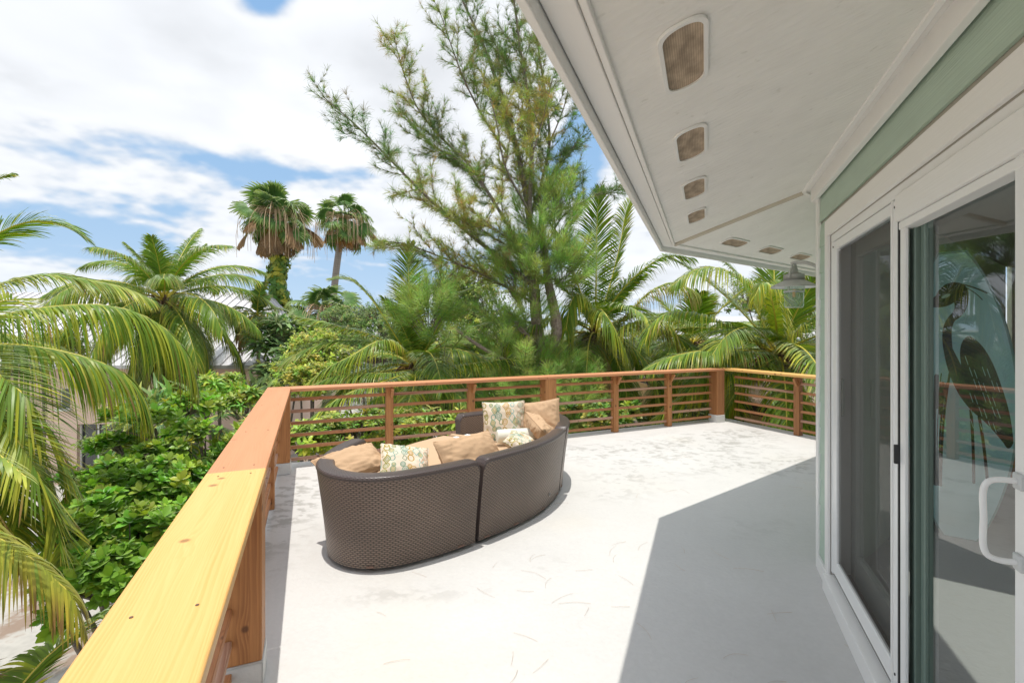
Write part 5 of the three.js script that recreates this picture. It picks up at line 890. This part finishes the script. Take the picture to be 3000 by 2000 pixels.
bush('strap_leaf_plant', 'tall plant of long strap leaves in front of the peach house wall', 'plant', b, blobAt(b, [[[-7.023, -0.121, -10], .7, .3], [[-6.756, -0.064, -10.5], .4, .3]]), { seed: 915, geo: ros.strap, size: .46, density: 40, col: [0.163, 0.331, 0.068], tip: [0.542, 0.660, 0.137] });
b = ground([-5.815, 0.444, -13.5]);
bush('yellow_green_tree', 'loose yellow green tree just above the left corner of the railing', 'tree', b, blobAt(b, [[[-5.632, 1.055, -13.5], .7, .55], [[-5.718, 0.486, -13], .8, .5], [[-5.067, 0.641, -13.3], .7, .5], [[-5.158, 0.189, -12.5], .8, .5]]), { seed: 921, geo: ros.small, size: .1, density: 34, clump: .5, col: [0.326, 0.450, 0.046], tip: [0.660, 0.660, 0.068] });
b = ground([-7.761, 0.957, -16]);
bush('philodendron', 'dark large leaved climber mass below the vine clad palm', 'shrub', b, blobAt(b, [[[-7.544, 1.247, -16], 1.0, .7], [[-7.729, 0.556, -15.5], .8, .7], [[-7.477, 1.38, -17], .8, .5], [[-7.819, 0.046, -15], .6, .6], [[-6.771, -0.034, -14.5], .9, .6]]), { seed: 925, geo: ros.bigLance, size: .3, density: 44, col: [0.095, 0.201, 0.042], tip: [0.380, 0.495, 0.114] });
b = ground([-6.081, 1.526, -20]);
bush('broadleaf_tree', 'rounded mid green tree behind the leaning fan palm trunk', 'tree', b, blobAt(b, [[[-6.443, 1.978, -20], 1.5, .6], [[-4.918, 1.786, -19], 1.5, .8], [[-7.153, 1.356, -19], 1.4, .6], [[-5.148, 0.88, -18], 1.8, .9]]), { seed: 931, geo: ros.small, size: .15, density: 40, col: [0.122, 0.236, 0.046], tip: [0.434, 0.520, 0.091] });
b = ground([-1.477, 2.765, -17]);
bush('broadleaf_tree', 'light leaved tree showing between the feathery pine limbs', 'tree', b, blobAt(b, [[[-1.4, 3.072, -17], 1.3, .9], [[-2.18, 2.431, -16.5], 1.1, .9], [[-0.811, 2.116, -16], 1.4, .9], [[-1.68, 1.247, -16], 1.8, 1]]), { seed: 935, geo: ros.small, size: .14, density: 36, col: [0.163, 0.284, 0.046], tip: [0.660, 0.660, 0.091] });
b = ground([-1.303, -0.09, -15]);
bush('understorey_shrub', 'dark shrub mass under the pine behind the middle rail', 'shrub', b, blobAt(b, [[[-1.575, -0.09, -15], 2.2, 1.0], [[0.052, -0.296, -14.5], 1.6, 1.0], [[-0.684, -0.9, -13.5], 2, .8]]), { seed: 941, geo: ros.lance, size: .2, density: 40, col: [0.130, 0.266, 0.054], tip: [0.522, 0.755, 0.109] });
b = ground([2.09, -0.09, -15]);
bush('understorey_shrub', 'dark shrub mass behind the rail right of the pine trunk', 'shrub', b, blobAt(b, [[[1.955, 0.182, -15], 1.5, 1.2], [[1.341, -0.808, -13], 1.4, .8]]), { seed: 943, geo: ros.lance, size: .2, density: 38, col: [0.130, 0.266, 0.054], tip: [0.522, 0.755, 0.109] });
b = ground([1.743, -0.194, -8.6]);
bush('round_leaf_shrub', 'open shrub with small bright leaves behind the rail right of the sofa', 'shrub', b, blobAt(b, [[[1.685, -0.136, -8.7], .5, .4], [[2.448, -0.11, -9.2], .5, .3], [[1.212, -0.215, -8.7], .4, .35]]), { seed: 947, geo: ros.obovate, size: .15, density: 36, col: [0.163, 0.331, 0.046], tip: [0.660, 0.660, 0.091] });
b = ground([-2.861, -0.16, -7.6]);
bush('rail_shrub', 'yellow green small leaved shrub behind the lower slats at left', 'shrub', b, blobAt(b, [[[-2.999, -0.126, -7.6], .5, .3], [[-2.513, -0.135, -7.8], .55, .35], [[-3.255, -0.181, -7.4], .3, .25], [[-2.048, -0.149, -8.2], .5, .3]]), { seed: 951, geo: ros.small, size: .09, density: 40, col: [0.217, 0.355, 0.034], tip: [0.660, 0.660, 0.068] });
b = ground([-1.242, -0.236, -8.8]);
bush('rail_shrub', 'leafy bright green shrub behind the slats at the middle of the sofa', 'shrub', b, blobAt(b, [[[-1.543, -0.215, -8.7], .5, .35], [[-1.003, -0.196, -8.8], .5, .35]]), { seed: 953, geo: ros.lance, size: .14, density: 42, col: [0.191, 0.378, 0.046], tip: [0.660, 0.660, 0.091] });
b = ground([6.523, 0.457, -17]);
bush('broadleaf_tree', 'green tree behind the fronds near the far corner post', 'tree', b, blobAt(b, [[[5.446, 0.918, -17], 1.3, .7], [[6.299, 0.318, -15], 1.6, .8], [[4.463, 0.88, -18], 1.4, .9]]), { seed: 957, geo: ros.small, size: .16, density: 34, col: [0.136, 0.236, 0.046], tip: [0.462, 0.544, 0.091] });
b = ground([9.759, 2.405, -16]);
bush('broadleaf_tree', 'leafy tree filling the gap behind the hanging barn lamp', 'tree', b, blobAt(b, [[[9.614, 2.55, -16], 1.4, 1.0], [[8.862, 2.671, -18], 1.4, .7], [[9.828, 1.539, -15], 1.4, .9]]), { seed: 961, geo: ros.small, size: .16, density: 38, col: [0.122, 0.224, 0.046], tip: [0.542, 0.591, 0.091] });
b = ground([-12.659, 1.545, -13]);
bush('broadleaf_tree', 'yellow green shrub behind the near palm fronds at left', 'tree', b, blobAt(b, [[[-12.718, 1.074, -13], .9, .5], [[-12.445, 0.787, -12], .9, .6]]), { seed: 965, geo: ros.small, size: .12, density: 34, col: [0.245, 0.355, 0.046], tip: [0.660, 0.660, 0.068] });
b = ground([-7.531, -0.38, -9.5]);
bush('thin_shrub', 'twiggy dark shrub in front of the house windows', 'shrub', b, blobAt(b, [[[-8.244, -0.71, -10], .5, .25], [[-7.273, -0.724, -9.5], .6, .3], [[-7.705, -0.766, -9], .5, .3]]), { seed: 971, geo: ros.small, size: .12, density: 26, col: [0.136, 0.236, 0.034], tip: [0.542, 0.660, 0.068] });
{ // far belt of trees that closes the view
  const r = rngOf(981), list = []; for (let i = 0; i < 9000; i++) { const az = -1.15 + r() * 2.3, d = 36 + r() * 34, gap = Math.abs(az + .42) < .1 ? .5 : 1, h = (r() ** .8) * (4.4 + 1.8 * fbm(az * 6, d * .1, 2, 3)) * gap; list.push({ p: V3(Math.sin(az) * d, GY + h, -Math.cos(az) * d), q: turned(V3(r() - .5, .6, r() - .5).normalize(), r() * 6.28), s: 1.2 + r() * 1.2, c: col3(lerp3([.09, .15, .05], [.24, .29, .08], r() * r())) }); }
  const m = instanced('distant_trees', ros.bigLance, bushLeaf, list, scene); m.userData = { kind: 'stuff', label: 'low belt of distant green trees on the horizon', category: 'trees' };
}

palm('coconut_palm', 'leaning coconut palm in the gap between the two palms at the far corner', { base: [5.6, GY, -14.5], hub: [5.245, 1.162, -14], seed: 1511, trad: .15, bend: .3, auto: 32, len: 3.0, az0: .9, elTop: 1.25, elLow: -.9, curl: 1.3, leaf: { ...coco, n: 90, len: .85, wid: .034 }, deadShare: .3 });
palm('coconut_palm', 'coconut palm crown low behind the middle posts under the pine', { base: [.4, GY, -15.5], hub: [-0.348, 0.334, -14.8], seed: 1523, trad: .15, auto: 24, len: 3.2, az0: .2, elTop: 1.25, elLow: -.9, curl: 1.3, leaf: { ...coco, n: 90, len: .85, wid: .034 }, deadShare: .2 });
b = ground([3.475, -0.257, -10]);
bush('sunlit_shrub', 'sunlit leafy shrub below the rail left of the far corner post', 'shrub', b, blobAt(b, [[[2.932, -0.483, -10], .6, .35], [[3.934, -0.349, -10.5], .6, .4]]), { seed: 1531, geo: ros.lance, size: .16, density: 40, col: [.12, .2, .025], tip: [.42, .46, .06] });
// ------------------------------------------------------------------ neighbouring houses
{
  const peach = std([.74, .555, .45], .85, { bumpMap: concreteBump, bumpScale: .006 }), roofW = std([.62, .61, .63], .4), dark = std([.02, .022, .025], .15), frameW = std([.75, .75, .73], .4);
  const glassD = phys([.02, .03, .035], .05, { clearcoat: 1, clearcoatRoughness: .02 });
  const H = thing('peach_house', 'peach stucco house with pale ribbed metal hip roof at left', 'house', [-16, GY, -18]);
  const X1 = 6.15, X0 = -14, yE = 4.25, D = 9;                      // facade on local z = 0
  const cut = (x0, x1, y0, y1) => mesh('wall', new THREE.BoxGeometry(x1 - x0, y1 - y0, .25), peach, H, [(x0 + x1) / 2, (y0 + y1) / 2, -.125]);
  // wall with openings: an upper window and a wide opening below
  cut(X0, -.95, 0, yE); cut(-.95, -.55, 0, 2.62); cut(-.95, -.55, 3.4, yE); cut(-.55, X1, 2.05, yE); cut(-.55, -.3, 0, 2.05); cut(1.75, X1, 0, 2.05);
  const win = mesh('window', new THREE.BoxGeometry(.4, .78, .06), frameW, H, [-.75, 3.01, -.08]); mesh('pane', new THREE.BoxGeometry(.3, .7, .02), glassD, win, [.02, 0, .04]); mesh('sill', new THREE.BoxGeometry(.55, .08, .16), frameW, win, [0, -.42, .12]);
  const dr = mesh('sliding_window', new THREE.BoxGeometry(2.04, 2.05, .04), glassD, H, [.72, 1.02, -.2]); for (const x of [-1, -.33, .33, 1]) mesh('mullion', new THREE.BoxGeometry(.06, 2.05, .07), x === .33 ? dark : frameW, dr, [x, 0, .03]);
  mesh('side_wall', new THREE.BoxGeometry(.25, yE, D), peach, H, [X1 - .125, yE / 2, -D / 2 - .1]);
  const e = .7, rg = 7.35, zr = -5, tri = (pts) => { const g = new THREE.BufferGeometry(); const p = []; for (let i = 1; i + 1 < pts.length; i++) p.push(...pts[0], ...pts[i], ...pts[i + 1]); g.setAttribute('position', new THREE.Float32BufferAttribute(p, 3)); g.computeVertexNormals(); return g; };
  const yR = yE + .05, RX = X1 - 1.9, roof = mesh('roof', mergeGeometries([tri([[X0, yR, e], [X1 + e, yR, e], [RX, rg, zr], [X0, rg, zr]]), tri([[X1 + e, yR, e], [X1 + e, yR, -11], [RX, rg, zr]]), tri([[X1 + e, yR, -11], [X0, yR, -11], [X0, rg, zr], [RX, rg, zr]])]), roofW, H); roofW.side = THREE.DoubleSide;
  const ribs = []; for (let x = X0 + .3; x < X1 + e - .1; x += .4) { const t = x <= RX ? 1 : (X1 + e - x) / (X1 + e - RX); ribs.push(tube([[x, yR + .03, e], [x, mixn(yR, rg, t) + .03, mixn(e, zr, t)]], .03, .03, 4, 1)); }
  for (let z = e - .3; z > -11; z -= .4) { const t = z > zr ? (e - z) / (e - zr) : (z + 11) / (zr + 11); ribs.push(tube([[X1 + e, yR + .03, z], [mixn(X1 + e, RX, t), mixn(yR, rg, t) + .03, z]], .03, .03, 4, 1)); }
  const rb = mesh('roof_ribs', mergeGeometries(ribs), roofW, roof); rb.userData.kind = 'stuff';
  mesh('gutter', board(X1 + e - X0, .14, .12, .02), std([.5, .5, .5], .4), roof, [(X1 + e + X0) / 2, yR - .06, e + .02]); mesh('gutter', board(.12, .14, 11, .02), std([.5, .5, .5], .4), roof, [X1 + e, yR - .06, -5.2]);
  mesh('eave', new THREE.BoxGeometry(X1 + e - X0, .06, e + .1), std([.4, .33, .28], .9), H, [(X1 + e + X0) / 2, yE - .03, e / 2 - .02]);
  // terrace in front with pots
  const T = single('terrace_wall', board(2.6, .5, .4, .02), whiteBase, 'low pale terrace ledge carrying three clay pots', 'wall', [-12.204, -3.75, -17.956]);
  const clay = std([.42, .17, .08], .85), pot = new THREE.LatheGeometry([[.0, 0], [.08, 0], [.12, .2], [.135, .2], [.135, .24], [.11, .24], [.1, .2], [0, .18]].map(([a, c]) => new THREE.Vector2(a, c)), 16);
  const pt = T.position; [['upright terracotta pot on the terrace ledge', .1, 0, 0], ['tipped terracotta pot lying left on the terrace ledge', -.25, 1.3, .13], ['tipped terracotta pot lying right on the terrace ledge', .42, -1.2, .13]].forEach(([l, dx, rz, dy]) => { const g = thing('clay_pot', l, 'pot', [pt.x + dx, pt.y + .25 + dy, pt.z]); mesh('pot_body', pot, clay, g, [0, 0, 0], [0, 0, rz]); });
  // white house far right
  const W = thing('white_house', 'low white house with pale metal roof behind the right palms', 'house', [14.148, -4, -33.693]), wm = std([.72, .73, .74], .7), pale = std([.45, .58, .58], .6);
  mesh('wall', new THREE.BoxGeometry(15, 5.0, 6), wm, W, [2, 2.5, -3]);
  const rf = mesh('roof', mergeGeometries([tri([[-6.2, 4.95, .7], [10.2, 4.95, .7], [7, 6.6, -3.3], [-3, 6.6, -3.3]]), tri([[-6.2, 4.95, -7], [-6.2, 4.95, .7], [-3, 6.6, -3.3]]), tri([[10.2, 4.95, .7], [10.2, 4.95, -7], [7, 6.6, -3.3]]), tri([[10.2, 4.95, -7], [-6.2, 4.95, -7], [-3, 6.6, -3.3], [7, 6.6, -3.3]])]), roofW, W);
  mesh('fascia', new THREE.BoxGeometry(16.4, .25, .08), pale, rf, [2, 4.86, .74]);
  for (let i = 0; i < 5; i++) { const w = mesh('window', new THREE.BoxGeometry(1.4, 1.5, .1), frameW, W, [-4 + i * 2.8, 3.2, .04]); mesh('pane', new THREE.BoxGeometry(1.2, 1.3, .04), glassD, w, [0, 0, .05]); }
  // brown roofed outbuilding by the right rail
  const shTex = texture(512, 512, (u, v) => { const row = Math.floor(v * 24), f = v * 24 - row, cx = u * 16 + (row % 2) * .5, c = PN.noise(Math.floor(cx) * 3.7, row * 5.1, 2) * .5, n = fbm(u * 30, v * 30, 4, 3) * .3, d = f < .14 ? .5 : 1; return [.46 * d * (1 + c + n), .31 * d * (1 + c + n), .255 * d * (1 + c + n)]; });
  const sh = new THREE.MeshStandardMaterial({ map: shTex, roughness: .95, side: THREE.DoubleSide });
  const O = thing('outbuilding', 'tan outbuilding with brown shingled roof beyond the right rail', 'building', [9.9, GY, -12.3], .12), tan2 = std([.55, .38, .17], .9);
  const rp = [[-4.2, 3.8, .8], [5, 3.8, .8], [4, 4.25, -5], [-2.6, 4.25, -5]], rg2 = tri(rp); { const p = rg2.attributes.position, uv = []; for (let i = 0; i < p.count; i++) uv.push(p.getX(i) / 3, p.getZ(i) / 3); rg2.setAttribute('uv', new THREE.Float32BufferAttribute(uv, 2)); }
  const rs = tri([[-4.2, 3.8, -10], [-4.2, 3.8, .8], [-2.6, 4.25, -5]]); rs.setAttribute('uv', new THREE.Float32BufferAttribute([0, 0, 3, 0, 1.5, 2], 2));
  const orf = mesh('roof', mergeGeometries([rg2, rs]), sh, O); mesh('fascia', board(9.2, .22, .05, .01), std([.045, .028, .022], .8), orf, [.4, 3.68, .82]); mesh('fascia', board(.05, .22, 10.8, .01), std([.045, .028, .022], .8), orf, [-4.2, 3.68, -4.6]);
  mesh('drip_strip', board(9.2, .03, .03, .005), std([.5, .36, .12], .6), orf, [.4, 3.55, .83]);
  mesh('wall', new THREE.BoxGeometry(4.6, 3.4, .2), tan2, O, [2.6, 1.7, 0]); mesh('wall', new THREE.BoxGeometry(.2, 3.4, 9), tan2, O, [-3.6, 1.7, -4.6]); mesh('dark_backing', new THREE.BoxGeometry(4, 3.4, .2), std([.02, .02, .02], .9), O, [-1.6, 1.7, -1.6]);  // near-black sheet stands in for the shade inside the opening
  mesh('door_panel', board(.9, 2.6, .05, .01), std([.04, .04, .045], .5), O, [-1.9, 1.3, -.1]); mesh('door_panel', board(.9, 2.6, .05, .01), std([.04, .04, .045], .5), O, [-.9, 1.3, -.12]);
}
renderer.render(scene, camera);
